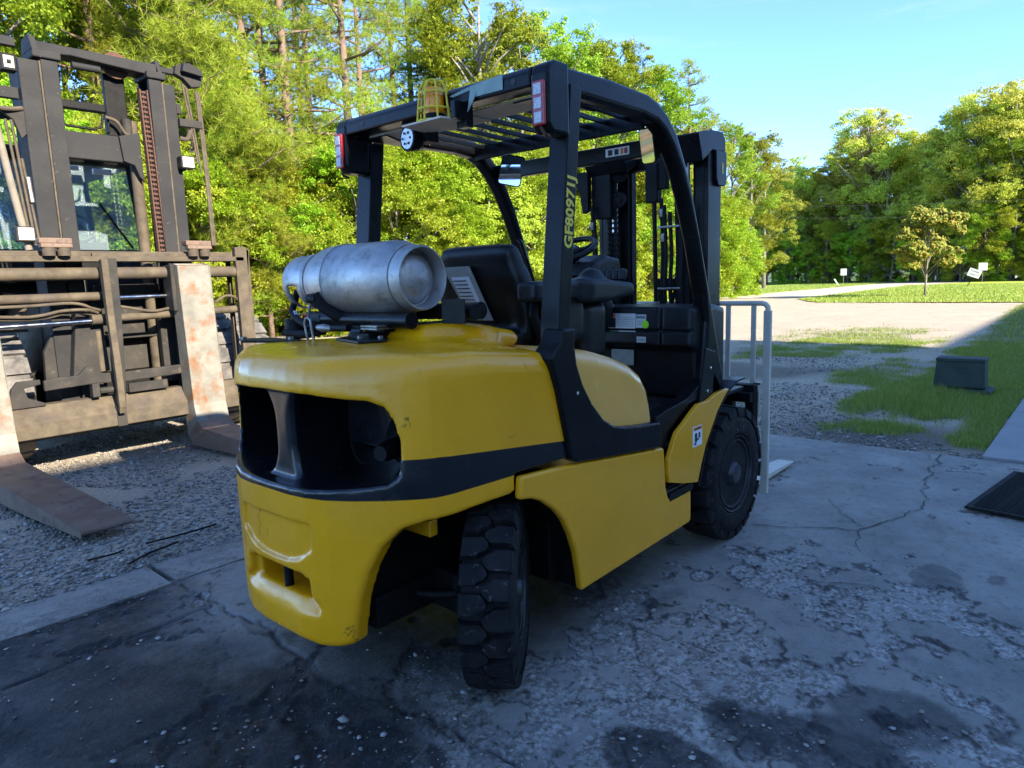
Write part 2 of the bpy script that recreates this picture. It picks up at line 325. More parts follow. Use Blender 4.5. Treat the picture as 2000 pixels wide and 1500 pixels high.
def cw_fn(X, Y, Z):
    pl = sdpoly(X[:, :, 0], Y[:, :, 0], PLAN)[:, :, None]
    dep = np.clip(-pl, 0, .3); dep2 = np.clip(-pl, 0, .075)
    zt = 1.248+.022*(1-np.clip(np.abs(Y)/.62, 0, 1)**3)*np.clip((X+.03)/.25, 0, 1)-.05*np.clip((X-.45)/.5, 0, 1)*np.clip((np.abs(Y)-.25)/.3, 0, 1)
    pl2 = pl+.028*np.clip((Z-.86)/.34, 0, 1)*np.clip(1-X/.5, 0, 1)+.012*np.clip((.45-Z)/.25, 0, 1)**2
    d = smax(pl2, Z-zt, .075)
    d = smax(d, .27+.03*np.clip((np.abs(Y)-.2)/.15, 0, 1)**2-Z, .03)
    d = smax(d, X-(.78+(1.24-Z)*.24), .012)
    d = np.maximum(d, np.where(Z < .797, X-.575, -1))
    hump = smax(sdpoly(X[:, :, 0], Y[:, :, 0], [(.56, -.18), (.74, -.33), (1.0, -.36), (1.0, .36), (.74, .33), (.56, .18)])[:, :, None], np.abs(Z-1.25)-.075+.05*np.clip((X-.72)/.25, 0, 1), .05)
    d = smin(d, smax(hump, X-.95, .05), .07)
    d = smax(d, -smax(sdpoly(X[:, :, 0], Y[:, :, 0], [(.6, -.40), (.74, -.37), (.95, -.38), (.95, -.50), (.70, -.50)])[:, :, None], 1.24-Z, .03), .03)
    v = sdpoly(X-1.0*dep2+0*Z, Z+0*X+0*Y, ARCH)
    d = smax(d, -v, .016)
    wn = sdpoly(Y[0], Z[0], WIN)[None]
    d = smax(d, -np.maximum(wn, X-.50), .012)
    post = smax(np.abs(Y)-.052-.07*np.abs((Z-.98)/.17)**3, np.abs(X-.17)-.13, .03)
    post = np.maximum(post, np.abs(Z-.98)-.2); d = smin(d, post, .02)
    pt = sdpoly(Y[0], Z[0], PLATE)[None]; d = smax(d, -np.maximum(pt, dep-.013), .010)
    tw = sdpoly(Y[0], Z[0], TOW)[None]; d = smax(d, -smax(tw, dep-.034+.5*np.clip(.44-Z, 0, .1), .02), .018)
    tp = sdbox(X, Y, Z, (.06, 0, .475), (.16, .165, .048), .01); d = smax(d, -tp, .012)
    d = np.maximum(d, -(np.sqrt((X-.16)**2+(Y-.10)**2)-.02-.0*Z))     # lifting eye holes
    return d
def band_fn(X, Y, Z):
    top = np.interp(X, [-.05, .25, .55, .9], [.93, .93, .902, .868])
    side = np.maximum(.799-Z, Z-top); side = np.maximum(side, .43-np.abs(Y))
    low = np.maximum(.799-Z, Z-.86)
    wn = sdpoly(Y, Z, WIN); low = np.maximum(low, 0*Z-1); b = np.minimum(side, low)
    # above the lower sill and left of the window end the band is the window itself
    b = np.minimum(b, np.maximum(wn-.004, -1)); return np.where(np.abs(Y) < .43, np.minimum(np.maximum(.799-Z, Z-.86), wn-.004), b)
sdf_obj('counterweight', cw_fn, (-.05, -.66, .24), (1.0, .66, 1.36), .0085, M['cw'], FL, {'band': band_fn})
T('tow_pin', M['black_dull'], FL, [(.02, .0, .40), (.02, .0, .54)], .016, 14)
m = MB(); m.lathe([(.03, 0), (.034, .01), (.034, .10), (.026, .13)], (.30, -.33, .93), (-1, -.3, 0), 20).build('exhaust_pipe', M['black_dull'], FL, auto=40)
MB().lathe([(.0, 0), (.09, .0), (.11, .03), (.11, .22), (.09, .25), (0, .25)], (.42, -.46, .93), (0, 1, 0), 24).build('muffler', M['black_dull'], FL, auto=40)
B('chassis_frame', M['black_dull'], FL, (.17, 1.9, -.26, .26, .28, .78), (.17, .62, -.30, .30, .28, .40), (.9, 2.3, -.5, .5, .25, .62), bevel=.01)
B('steer_axle', M['black_dull'], FL, (.45, .62, -.42, .42, .26, .42), bevel=.02)
B('frame_crossbar', M['yellow'], FL, (.33, .37, -.42, -.22, .60, .66), bevel=.006)
T('steer_link', M['black_dull'], FL, [(.30, -.20, .36), (.40, -.34, .34), (.46, -.40, .34)], [.008, .016, .02], 10)
# side panels (both sides)
PAN = [(.585, .795), (.83, .778), (1.18, .738), (1.60, .690), (1.612, .685), (1.63, .49), (1.655, .432), (1.885, .447), (1.887, .262), (1.87, .25), (.935, .236), (.925, .30), (.905, .40), (.87, .49), (.83, .56), (.78, .615), (.70, .675), (.64, .70), (.575, .712)]
for s in (-1, 1):
    MB().prism(PAN, 'Y', s*.635, s*.60).build('side_panel', M['yellow'], FL, bevel=.012, seg=3)
    MB().prism([(.60, .74), (.7, .70), (.82, .62), (.90, .50), (.935, .36), (.945, .24), (1.0, .24), (1.0, .74)], 'Y', s*.598, s*.28).build('wheel_arch_liner', M['black_dull'], FL)
# pillar foot covers
FOOT = [(.775, 1.222), (.81, 1.25), (.832, 1.30), (.908, 1.30), (.902, 1.235), (.915, 1.16), (.952, 1.08), (1.01, .998), (1.09, .918), (1.17, .876), (1.25, .856), (1.39, .838), (1.555, .822), (1.565, .702), (1.2, .742), (.905, .778), (.865, .80), (.845, .88), (.795, 1.08), (.752, 1.20)]
for s in (-1, 1):
    MB().prism(FOOT, 'Y', s*.648, s*.55).build('pillar_foot_cover', M['black'], FL, bevel=.010, seg=3)
# hood under the seat
HOOD = [(.86, 1.14), (.93, 1.225), (1.10, 1.195), (1.25, 1.155), (1.38, 1.11), (1.47, 1.055), (1.525, .985), (1.555, .90), (1.575, .80), (1.3, .70), (.86, .70)]
def hood_fn(X, Y, Z):
    p = sdpoly(X[:, 0, :], Z[:, 0, :], HOOD)[:, None, :]; return smax(smax(p, p+.0*Y, .01), np.abs(Y)-.612, .07)
sdf_obj('engine_hood', hood_fn, (.84, -.63, .68), (1.60, .63, 1.24), .011, M['hood'], FL)
# front fenders, steps, floor
FEN = [(1.645, .55), (1.645, .62), (1.69, .69), (1.73, .74), (1.81, .775), (1.89, .815), (1.955, .842), (2.06, .842), (2.17, .868), (2.31, .872), (2.30, .862), (2.24, .825), (2.17, .77), (2.10, .69), (2.04, .62), (1.99, .53), (1.955, .455), (1.95, .44), (1.80, .47), (1.655, .51)]
for s in (-1, 1):
    MB().prism(FEN, 'Y', s*.64, s*.615).build('front_fender', M['yellow'], FL, bevel=.004)
    MB().prism([(1.96, .42), (2.05, .62), (2.11, .69), (2.18, .77), (2.25, .825), (2.32, .87), (2.42, .90), (2.52, .905), (2.52, .897), (2.42, .89), (2.33, .86), (2.26, .815), (2.19, .76), (2.12, .68), (2.06, .61), (1.97, .41)], 'Y', s*.638, s*.40).build('mudguard', M['black'], FL)
    st = B('step', M['black_dull'], FL, (1.66, 1.90, *sorted((s*.63, s*.42)), .425, .45), (1.66, 1.90, *sorted((s*.637, s*.625)), .415, .452))
    mm = MB()
    for i in range(9):
        for j in range(7): mm.box(1.668+i*.026, 1.683+i*.026, s*(.615-j*.028), s*(.615-j*.028)-s*.012, .449, .456)
    mm.build('step_grip', M['steel'], st)
    MB().prism([(1.58, .70), (1.60, .83), (1.70, .85), (1.80, .86), (1.92, .875), (2.10, .95), (2.14, 1.05), (2.30, .87), (1.95, .845), (1.72, .74), (1.645, .60), (1.645, .45), (1.62, .45)], 'Y', s*.60, s*.53).build('side_skirt', M['black'], FL, bevel=.004)
B('floor_plate', M['black_dull'], FL, (1.45, 2.25, -.53, .53, .79, .815))
mat_ = MB()
for i in range(9): mat_.box(1.50+i*.08, 1.572+i*.08, -.50, .50, .815, .826)
mat_.build('floor_mat', M['rubber'], FL, bevel=.003)
FLMAT_Z = .826
# dash cowl
def cowl_fn(X, Y, Z):
    p = sdpoly(X[:, 0, :], Z[:, 0, :], [(2.03, 1.32), (2.02, 1.12), (2.07, 1.09), (2.10, .84), (2.42, .84), (2.42, 1.30), (2.30, 1.325)])[:, None, :]
    d = smax(p, np.abs(Y)-.565, .03)
    g = smax(np.abs(Y+.385)-.006, 2.05-X-.03, .01); d = smax(d, -np.maximum(np.abs(Y+.385)-.005, X-2.045), .01)
    d = np.maximum(d, -np.maximum(np.abs(Z-1.195-.0*Y)-.003, X-2.036)); return d
sdf_obj('dash_cowl', cowl_fn, (2.0, -.58, .82), (2.44, .58, 1.34), .010, M['plastic'], FL)
def plate(name, mat, parent, Y0, Y1, Z0, Z1, X, t=.0015, **k): return B(name, mat, parent, (X-t, X, min(Y0, Y1), max(Y0, Y1), Z0, Z1), **k)
LX = 2.026
a = plate('capacity_plate', M['white'], FL, -.065, -.235, 1.205, 1.285, LX, label='white data plate with an orange header and a dark picture on the dash cowl')
plate('header', M['orange'], a, -.067, -.112, 1.268, 1.283, LX-.0018, .001)
plate('picture', M['ink'], a, -.067, -.112, 1.208, 1.262, LX-.0018, .001)
text('brand_mark', 'Yale', .012, (LX-.0022, -.118, 1.271), (0, -1, 0), (0, 0, 1), M['ink'], a)
for i in range(6): plate('text_line', M['grey_label'], a, -.118, -.225, 1.261-i*.009, 1.2632-i*.009, LX-.0018, .001)
a = plate('barcode_label', M['white'], FL, -.238, -.30, 1.21, 1.28, LX, label='white barcode label beside the data plate')
for i in range(9): plate('bar', M['ink'], a, -.243-i*.0062, -.246-i*.0062, 1.258, 1.274, LX-.0018, .001)
for i in range(3): plate('text_line', M['grey_label'], a, -.243, -.28, 1.245-i*.009, 1.248-i*.009, LX-.0018, .001)
m = MB(); m.lathe([(0, 0), (.021, 0), (.021, .001), (0, .001)], (LX-.0035, -.297, 1.228), (-1, 0, 0), 24); m.build('round_sticker', M['lime'], FL, label='lime green round sticker')
plate('strip_label', M['white'], FL, -.13, -.235, 1.180, 1.192, LX)
plate('green_strip', M['green_dot'], FL, -.075, -.128, 1.180, 1.192, LX)
a = plate('small_label', M['white'], FL, -.245, -.30, 1.132, 1.162, LX-.004, label='small white barcode label low on the cowl')
for i in range(8): plate('bar', M['grey_label'], a, -.25-i*.0062, -.253-i*.0062, 1.137, 1.157, LX-.006, .001)
MB().lathe([(0, 0), (.007, 0), (.007, .001), (0, .001)], (LX-.003, -.315, 1.148), (-1, 0, 0), 12).build('green_dot', M['green_dot'], FL)
B('lower_label', M['grey_label'], FL, (2.06, 2.066, -.20, -.06, 1.00, 1.085), label='grey instruction plate half hidden behind the hood')
# steering column, wheel, switches
T('steering_column', M['plastic'], FL, [(2.05, 0, 1.25), (1.86, 0, 1.52)], [.10, .085], 14)
def dash_fn(X, Y, Z):
    p = sdpoly(X[:, 0, :], Z[:, 0, :], [(1.76, 1.50), (1.78, 1.56), (1.88, 1.60), (2.02, 1.58), (2.06, 1.44), (1.84, 1.40)])[:, None, :]
    return smax(p, np.abs(Y)-.15, .03)
sdf_obj('instrument_pod', dash_fn, (1.74, -.17, 1.38), (2.08, .17, 1.62), .009, M['plastic'], FL)
wc = Vector((1.78, 0, 1.63)); wa = Vector((-.45, 0, .9)).normalized(); wb = Vector((0, 1, 0)); wu = wa.cross(wb)
m = MB(); ring = [wc+(wb*math.cos(t)+wu*math.sin(t))*.132 for t in [i*2*math.pi/36 for i in range(37)]]; m.tube(ring, .015, 10, cap=False)
sw = m.build('steering_wheel', M['vinyl'], FL, smooth=True)
m = MB()
for a in (math.pi*.5, math.pi*1.17, math.pi*1.83):
    m.tube([wc-wa*.02, wc-wa*.015+(wb*math.cos(a)+wu*math.sin(a))*.08, wc+(wb*math.cos(a)+wu*math.sin(a))*.128], [.022, .013, .012], 8)
m.lathe([(0, .012), (.035, .012), (.045, 0), (.045, -.03), (.03, -.06)], wc, wa, 20); m.build('wheel_spokes', M['vinyl'], sw, auto=40)
sp = B('switch_panel', M['plastic'], FL, (1.80, 1.92, -.245, -.15, 1.485, 1.50), (1.80, 1.92, -.245, -.15, 1.465, 1.485), bevel=.006); sp.rotation_euler.y = R(-28)
for i in range(2):
    for j in range(4):
        q = B('switch', M['black_dull'], sp, (1.812+j*.027, 1.832+j*.027, -.235+i*.045, -.20+i*.045, 1.50, 1.506), bevel=.002)
T('key_switch', M['black_dull'], FL, [(1.86, -.25, 1.51), (1.86, -.285, 1.51)], .012, 10)
# seat
def seat_fn(X, Y, Z):
    xs = X-1.13+(Z-1.25)*.22                        # back leans rearwards
    w = .262-.08*np.clip((Z-1.42)/.22, 0, 1)**2
    Y = Y+.025
    back = smax(np.abs(xs)-.055+.02*np.clip((Z-1.5)/.15, 0, 1), np.abs(Y)-w, .05); back = smax(back, np.abs(Z-1.40)-.235, .08)
    back = smin(back, smax(np.sqrt((xs-.0)**2+(Z-1.60)**2)-.036, np.abs(Y)-.215, .03), .03)
    pad = smax(smax(np.abs(X-1.40)-.24, np.abs(Y)-.25, .06), np.abs(Z-1.265)-.06, .05)
    low = sdbox(X, Y, Z, (1.25, 0, 1.22), (.24, .24, .05), .03)
    side = smax(smax(np.abs(X-1.20)-.14, np.abs(np.abs(Y)-.23)-.035, .04), np.abs(Z-1.33)-.10+.25*np.clip(X-1.2, 0, 1), .05)
    return smin(smin(smin(back, pad, .03), low, .03), side, .04)
seat = sdf_obj('seat', seat_fn, (.9, -.30, 1.15), (1.70, .30, 1.68), .010, M['vinyl'], FL)
q = [(.992, .150, 1.550), (.992, -.015, 1.550), (1.044, -.10, 1.31), (1.044, .035, 1.31)]
def quadslab(name, q, t, mat, parent, **k):
    q = [Vector(p) for p in q]; n = (q[1]-q[0]).cross(q[3]-q[0]).normalized()*t
    v = q+[p+n for p in q]; return mesh_obj(name, v, [(0, 1, 2, 3), (7, 6, 5, 4), (0, 4, 5, 1), (1, 5, 6, 2), (2, 6, 7, 3), (3, 7, 4, 0)], mat, parent, **k)
quadslab('document_pouch', q, .006, M['grey_label'], seat)
q2 = [(.999, .105, 1.505), (.999, -.005, 1.505), (1.034, -.06, 1.345), (1.034, .045, 1.345)]; quadslab('manual', q2, .004, M['white'], seat)
for i in range(8):
    z = 1.490-i*.017; x = .9955+(1.505-z)*.219; quadslab('text_line', [(x, .092-i*.0065, z), (x, .01-i*.0065, z), (x+.001, .01-i*.0065, z-.004), (x+.001, .092-i*.0065, z-.004)], .0008, M['ink'], seat)
ar = sdf_obj('armrest', lambda X, Y, Z: smin(smax(smax(np.abs(X-1.16)-.20, np.abs(Y+.36)-.055, .03), np.abs(Z-1.435)-.042, .02),
     smin(smax(smax(np.abs(X-1.48)-.20, np.abs(Y+.37)-.085+.0*X, .05), np.abs(Z-1.425)-.05+.10*np.clip(X-1.45, 0, 1), .02),
     np.sqrt((X-1.42)**2/1.6+(Y+.37)**2+(Z-1.46)**2/1.4)-.058, .02), .03), (.92, -.48, 1.34), (1.72, -.26, 1.56), .009, M['plastic'], FL)
for i in range(4):
    y = -.30-i*.035; MB().lathe([(.0, .0), (.018, .005), (.022, .03), (.02, .05), (0, .06)], (1.62, y, 1.465), (.25, 0, 1), 14).build('hydraulic_lever', M['plastic'], ar, auto=50)
T('seat_belt', M['black_dull'], FL, [(1.10, -.30, 1.43), (1.05, -.33, 1.33), (1.10, -.34, 1.22), (1.13, -.33, 1.19)], .022, 8)
sdf_obj('armrest_post', lambda X, Y, Z: smin(sdbox(X, Y, Z, (1.22, -.34, 1.32), (.13, .05, .12), .04), sdbox(X, Y, Z, (1.45, -.32, 1.24), (.10, .06, .14), .05), .04), (1.0, -.42, 1.08), (1.6, -.24, 1.46), .011, M['plastic'], FL)
# overhead guard ---------------------------------------------------
for s in (-1, 1):
    MB().prism([(.835, 1.15), (.905, 1.15), (.915, 1.30), (1.022, 2.19), (.950, 2.19), (.842, 1.30)], 'Y', s*.615 if s < 0 else .645, s*.528 if s < 0 else .54).build('rear_pillar', M['black'], FL, bevel=.006)
    rail = [(.835, 2.15), (.84, 2.235), (.87, 2.25), (1.25, 2.262), (1.55, 2.255), (1.64, 2.235), (1.72, 2.195), (1.80, 2.13), (1.87, 2.03), (1.95, 1.90), (2.05, 1.66), (2.20, 1.28), (2.33, .93), (2.37, .84), (2.07, .84), (2.12, 1.15), (2.13, 1.24), (2.105, 1.38), (2.01, 1.64), (1.915, 1.84), (1.84, 1.97), (1.765, 2.06), (1.69, 2.12), (1.62, 2.15), (1.50, 2.162), (1.05, 2.16)]
    MB().prism(rail, 'Y', s*.60, s*.515).build('front_leg', M['black'], FL, bevel=.022, seg=3)
    lb = MB().prism([(2.085, 1.11), (2.02, .835), (2.16, .815), (2.20, 1.08)], 'Y', s*.612, s*.60).build('leg_bracket', M['black'], FL, bevel=.003)
    for p in ((2.13, 1.0), (2.095, .885)): MB().lathe([(.009, 0), (.009, .006), (0, .008)], (p[0], s*.612, p[1]), (0, s, 0), 8).build('bolt', M['chrome'], lb)
    MB().lathe([(.008, 0), (.008, .006), (0, .008)], (.905, s*.648, 1.05), (0, s, 0), 8).build('cover_bolt', M['chrome'], FL)
    # corner block and tail light
    cb = MB().prism([(.80, 2.03), (.80, 2.20), (.815, 2.235), (.85, 2.25), (.93, 2.25), (.93, 2.0), (.83, 2.0)], 'Y', s*.625, s*.545).build('corner_block', M['black'], FL, bevel=.012, seg=3)
    tl = B('tail_light', M['red_lens'], FL, (.785, .80, *sorted((s*.618, s*.565)), 2.022, 2.175), bevel=.006)
    for k in range(3): B('lens', M['clear_lens'] if k != 0 else M['clear_lens'], tl, (.781, .786, *sorted((s*.608, s*.575)), 2.030+k*.048, 2.068+k*.048), bevel=.002)
    T('tail_light_cable', M['rust'], FL, [(.80, s*.59, 2.02), (.81, s*.60, 1.995), (.84, s*.60, 1.985)], .006, 6)
rb = MB().prism([(.80, 2.165), (.80, 2.215), (.82, 2.238), (.86, 2.245), (.90, 2.235), (.90, 2.165)], 'Y', -.545, .545).build('rear_beam', M['black'], FL, bevel=.008)
for y in (-.47, .42): MB().lathe([(.011, 0), (.011, .001), (0, .001)], (.799, y, 2.195), (-1, 0, 0), 16).build('hole', M['ink'], rb)
B('rear_roof_plate', M['tan'], FL, (.90, 1.06, -.52, -.13, 2.158, 2.166), (.90, 1.06, .10, .50, 2.158, 2.166), (.905, 1.05, -.13, .10, 2.150, 2.156))
for s in (-1, 1): MB().prism([(.90, s*.52), (1.25, s*.52), (1.02, s*.44), (.9, s*.38)], 'Z', 2.150, 2.157).build('roof_gusset', M['black'], FL)
for i in range(9):
    y = -.445+i*.1112
    MB().prism([(1.05, 2.190), (1.62, 2.178), (1.62, 2.200), (1.05, 2.212)], 'Y', y-.0065, y+.0065, ).build('roof_bar', M['black'], FL, bevel=.003)
B('front_crossbeam', M['black'], FL, (1.62, 1.645, -.52, .52, 2.135, 2.205), (1.64, 1.70, -.52, .52, 2.195, 2.207), bevel=.003)
# saddles on the crossbeam where the bars sit are notched
xb = B('windscreen_header', M['black'], FL, (1.80, 1.84, -.54, .54, 2.045, 2.125), bevel=.006)
lab = quadslab('roof_label', [(1.796, -.21, 2.107), (1.796, -.345, 2.107), (1.796, -.345, 2.068), (1.796, -.21, 2.068)], -.001, M['white'], xb)
for k, (a, b, c) in enumerate([(.225, .25, 'ink'), (.262, .285, 'ink'), (.298, .312, 'orange'), (.318, .336, 'red_lens')]):
    B('pictogram', M[c], lab, (1.7935, 1.7947, -b, -a, 2.074, 2.10))
# beacon in its cage
bcx, bcy = .80, -.08
bp = MB().prism([(.70, -.185), (.70, .04), (.84, .06), (.90, -.06), (.86, -.205)], 'Z', 2.105, 2.112).build('beacon_bracket', M['tan'], FL)
B('bracket_arm', M['black'], bp, (.80, .84, -.225, -.17, 2.08, 2.17), (.74, .80, -.225, -.20, 2.105, 2.17), bevel=.003)
be = MB().lathe([(.042, 0), (.044, .02), (.044, .03), (.04, .032)], (bcx-.03, bcy, 2.112), (0, 0, 1), 24).build('beacon', M['black_dull'], FL, auto=40)
MB().lathe([(.039, 0), (.041, .01), (.038, .085), (.030, .100), (0, .105)], (bcx-.03, bcy, 2.144), (0, 0, 1), 24).build('beacon_lens', M['amber'], be, auto=40)
cg = MB()
for k in range(8):
    a = k*math.pi/4+.2; ca, sa = math.cos(a), math.sin(a)
    cg.tube([(bcx-.03+ca*.070, bcy+sa*.070, 2.112), (bcx-.03+ca*.056, bcy+sa*.056, 2.235), (bcx-.03+ca*.040, bcy+sa*.040, 2.262), (bcx-.03+ca*.02, bcy+sa*.02, 2.270)], .0045, 6)
for r_, z in ((.070, 2.113), (.065, 2.16), (.057, 2.22), (.021, 2.270)):
    cg.tube([(bcx-.03+math.cos(t)*r_, bcy+math.sin(t)*r_, z) for t in [i*2*math.pi/20 for i in range(21)]], .0045, 6, cap=False)
cg.build('beacon_cage', M['cage'], FL, auto=50)
# rear work lamp
wl = MB().lathe([(.030, .07), (.045, .05), (.052, .02), (.053, 0), (.046, -.002), (.045, .004), (0, .004)], (.80, .125, 2.088), (1, -.12, 0), 24).build('work_lamp', M['black_dull'], FL, auto=40)
MB().lathe([(0, -.001), (.043, 0), (.044, .004), (0, .005)], (.7985, .125, 2.088), (1, -.12, 0), 24).build('lamp_glass', M['lamp'], wl)
m = MB()
for k in range(6): m.lathe([(0, 0), (.006, 0), (.006, .002), (0, .002)], (.7955, .125+.024*math.cos(k*1.047), 2.088+.024*math.sin(k*1.047)), (-1, 0, 0), 8)
m.build('diode', M['ink'], wl)
B('lamp_bracket', M['black_dull'], FL, (.84, .90, .04, .11, 2.07, 2.16), (.84, .86, .04, .20, 2.14, 2.165))
# tape strip on the beam
tp = quadslab('tape_strip', [(.797, -.26, 2.222), (.797, -.42, 2.232), (.797, -.42, 2.178), (.797, -.26, 2.178)], -.0012, M['tape'], FL)
quadslab('tape_tail', [(.795, -.26, 2.222), (.795, -.29, 2.19), (.782, -.262, 2.135), (.784, -.248, 2.125)], -.001, M['tape'], FL)
quadslab('tape_smear', [(.797, -.14, 2.205), (.797, -.26, 2.222), (.797, -.26, 2.207), (.797, -.16, 2.198)], -.0008, M['tape'], FL)
text('stencil_number', 'GF80971J', .068, (.935, -.6160, 1.592), (.12, 0, 1), (-1, 0, .12), M['stencil'], FL, off=.0022)
# mirrors
def mirror(c, wd, ht, nrm, tilt):
    n = Vector(nrm).normalized(); side = Vector((0, 0, 1)).cross(n).normalized(); u = n.cross(side); c = Vector(c)
    s2 = side*math.cos(tilt)+u*math.sin(tilt); u2 = -side*math.sin(tilt)+u*math.cos(tilt)
    def rr(w, h, r, off):
        out = []
        for sx, sy, a0 in ((1, 1, 0), (-1, 1, 90), (-1, -1, 180), (1, -1, 270)):
            for k in range(5):
                a = R(a0+k*22.5); out.append(c+s2*(sx*(w-r)+math.cos(a)*r)+u2*(sy*(h-r)+math.sin(a)*r)+n*off)
        return out
    a = rr(wd, ht, .02, .0); b = rr(wd*.8, ht*.8, .02, -.035); N = len(a)
    hs = mesh_obj('mirror_housing', a+b, [tuple(range(N)), tuple(range(N, 2*N))[::-1]]+[(i, i+N, (i+1) % N+N, (i+1) % N) for i in range(N)], M['black_dull'], FL)
    g = rr(wd-.006, ht-.006, .016, .0015); g0 = rr(wd-.006, ht-.006, .016, .0005)
    mesh_obj('mirror_glass', g+g0, [tuple(range(N)), tuple(range(N, 2*N))[::-1]]+[(i, i+N, (i+1) % N+N, (i+1) % N) for i in range(N)], M['mirror'], hs)
mirror((1.78, .395, 2.08), .068, .082, (-1, -.45, 0), R(-14)); T('mirror_arm', M['black_dull'], FL, [(1.80, .42, 2.08), (1.83, .50, 2.09), (1.82, .53, 2.10)], .009, 8)
mirror((1.74, -.475, 2.08), .052, .082, (-1, .42, -.22), R(-4)); T('mirror_arm', M['black_dull'], FL, [(1.77, -.48, 2.08), (1.82, -.52, 2.12)], .009, 8)
quadslab('leg_label', [(1.18, .513, 2.205), (1.29, .513, 2.207), (1.29, .513, 2.175), (1.18, .513, 2.173)], .001, M['white'], FL)
# grab strap on left leg
T('grab_handle', M['black'], FL, [(1.98, .53, 1.72), (1.975, .505, 1.70), (2.09, .505, 1.45), (2.11, .53, 1.44)], .012, 8)
# ---------------------------------------------------------------- wheels
def tyre(name, c, r, wdt, rim_r, ang, parent, mats, nl=17, lug='block'):
    """wheel centred at c, heading ang (about Z); parts: wheel > tyre, hub, wheel_nut"""
    c = Vector(c); h = Vector((math.cos(ang), math.sin(ang), 0)); ax = Vector((math.sin(ang), -math.cos(ang), 0)); Z = Vector((0, 0, 1)); w2 = wdt/2
    rimm = MB(); prof = [(.0, w2-.055), (rim_r*.32, w2-.055), (rim_r*.36, w2-.075), (rim_r*.62, w2-.085), (rim_r*.74, w2-.085), (rim_r*.77, w2-.035), (rim_r*.84, w2-.030), (rim_r*.86, w2-.012), (rim_r*.89, w2-.010), (rim_r*.91, w2-.022), (rim_r*.96, w2-.020), (rim_r*.975, w2-.004), (rim_r*1.0, w2-.002), (rim_r*1.02, w2-.05), (rim_r*.95, 0), (rim_r*1.02, -w2+.05), (rim_r, -w2+.018), (rim_r*.86, -w2+.03), (0, -w2+.03)]
    rimm.lathe(prof, c, ax, 40); wh = rimm.build('wheel', mats[1], parent, auto=35)
    hub = MB().lathe([(rim_r*.36, w2-.08), (rim_r*.34, w2-.03), (rim_r*.26, w2-.005), (rim_r*.24, w2+.002), (0, w2+.004)], c, ax, 20).build('hub', mats[1], wh, auto=35)
    nm = None
    for k in range(8):
        a = k*math.pi/4+.3; p = c+(h*math.cos(a)+Z*math.sin(a))*rim_r*.5
        if nm is None:
            nm = MB().lathe([(.016, w2-.085), (.016, w2-.055), (.009, w2-.054), (.009, w2-.035), (0, w2-.035)], p, ax, 6).build('wheel_nut', mats[1], wh); p0 = p
        else:
            q = nm.copy(); C.objects.link(q); q.parent = wh; q.location = nm.location+(p-p0)
    ty = MB(); rb = r-.034
    ty.lathe([(rim_r*.99, -w2+.02), (rim_r*1.04, -w2+.004), (rim_r*1.2, -w2), ((rim_r+rb)/2*1.04, -w2-.003), (rb-.03, -w2+.002), (rb-.008, -w2+.014), (rb, -w2+.03), (rb, w2-.03), (rb-.008, w2-.014), (rb-.03, w2-.002), ((rim_r+rb)/2*1.04, w2+.003), (rim_r*1.2, w2), (rim_r*1.14, w2+.003), (rim_r*1.04, w2-.004), (rim_r*.99, w2-.02)], c, ax, 56, close=False)
    # lugs
    du = 2*math.pi/nl
    for side in (-1, 1):
        for k in range(nl):
            a0 = k*du+(du*.5 if side > 0 else 0)
            g = .12  # half groove, in fraction of pitch
            # outline in (u fraction of pitch, v fraction of half width, from edge 1 to centre overlap -.12)
            ol = [(-.5+g, 1.0), (-.5+g, .36), (-.36+g, .20), (-.26, .16), (-.16, -.02), (.0, -.13), (.20, -.06), (.5-g, .14), (.5-g, .62), (.5-g, 1.0)]
            lo, hi = [], []
            for u, v in ol:
                a = a0+u*du*(1 if side > 0 else -1)
                rr = r-(.006 if v > .9 else 0); y = side*v*(w2-.004)
                def pt(rad, y): return c+(h*math.cos(a)+Z*math.sin(a))*rad+ax*y
                lo.append(pt(rb-.004, y*1.0)); hi.append(pt(rr, y*(.985 if v > .9 else 1)-side*0))
            # shrink the top
            cen = sum(hi, Vector())/len(hi); hi = [p+(cen-p).normalized()*.003 for p in hi]
            n = len(lo); f = [tuple(range(n, 2*n))]+[(i, (i+1) % n, (i+1) % n+n, i+n) for i in range(n)]
            if side < 0: f = [q[::-1] for q in f]
            f = [q[::-1] for q in f]
            ty.add(lo+hi, f)
            # shoulder block running down the side wall
            s0 = a0+(-.5+g)*du*(1 if side > 0 else -1); s1 = a0+(.5-g)*du*(1 if side > 0 else -1)
            A = []
            for rad, y in ((r-.006, w2-.006), (r-.05, w2+.004)):
                for a in (s0, s1): A.append(c+(h*math.cos(a)+Z*math.sin(a))*rad+ax*side*y)
            for rad, y in ((r-.03, w2-.03), (r-.05, w2-.01)):
                for a in (s0, s1): A.append(c+(h*math.cos(a)+Z*math.sin(a))*rad+ax*side*y)
            ty.add(A, [(0, 1, 3, 2), (0, 2, 6, 4), (1, 5, 7, 3), (2, 3, 7, 6), (0, 4, 5, 1)])
    ty.build('tyre', mats[0], wh, auto=32); return wh
M['rim'] = pm('black_rim_enamel', (.014, .015, .017), (.03, .03, .03), 12, .28, spec=.5, c3=(.06, .055, .05), s3=14, lo3=.6, hi3=.75)
MW = (M['rubber'], M['rim'])
tyre('steer', (.575, -.505, .342), .344, .185, .175, R(34.5), FL, MW, 22)
tyre('steer', (.545, .475, .342), .344, .185, .175, R(36)+math.pi, FL, MW, 22)
tyre('drive', (2.42, -.535, .375), .377, .215, .215, 0, FL, MW, 20)
tyre('drive', (2.42, .535, .375), .377, .215, .215, math.pi, FL, MW, 20)
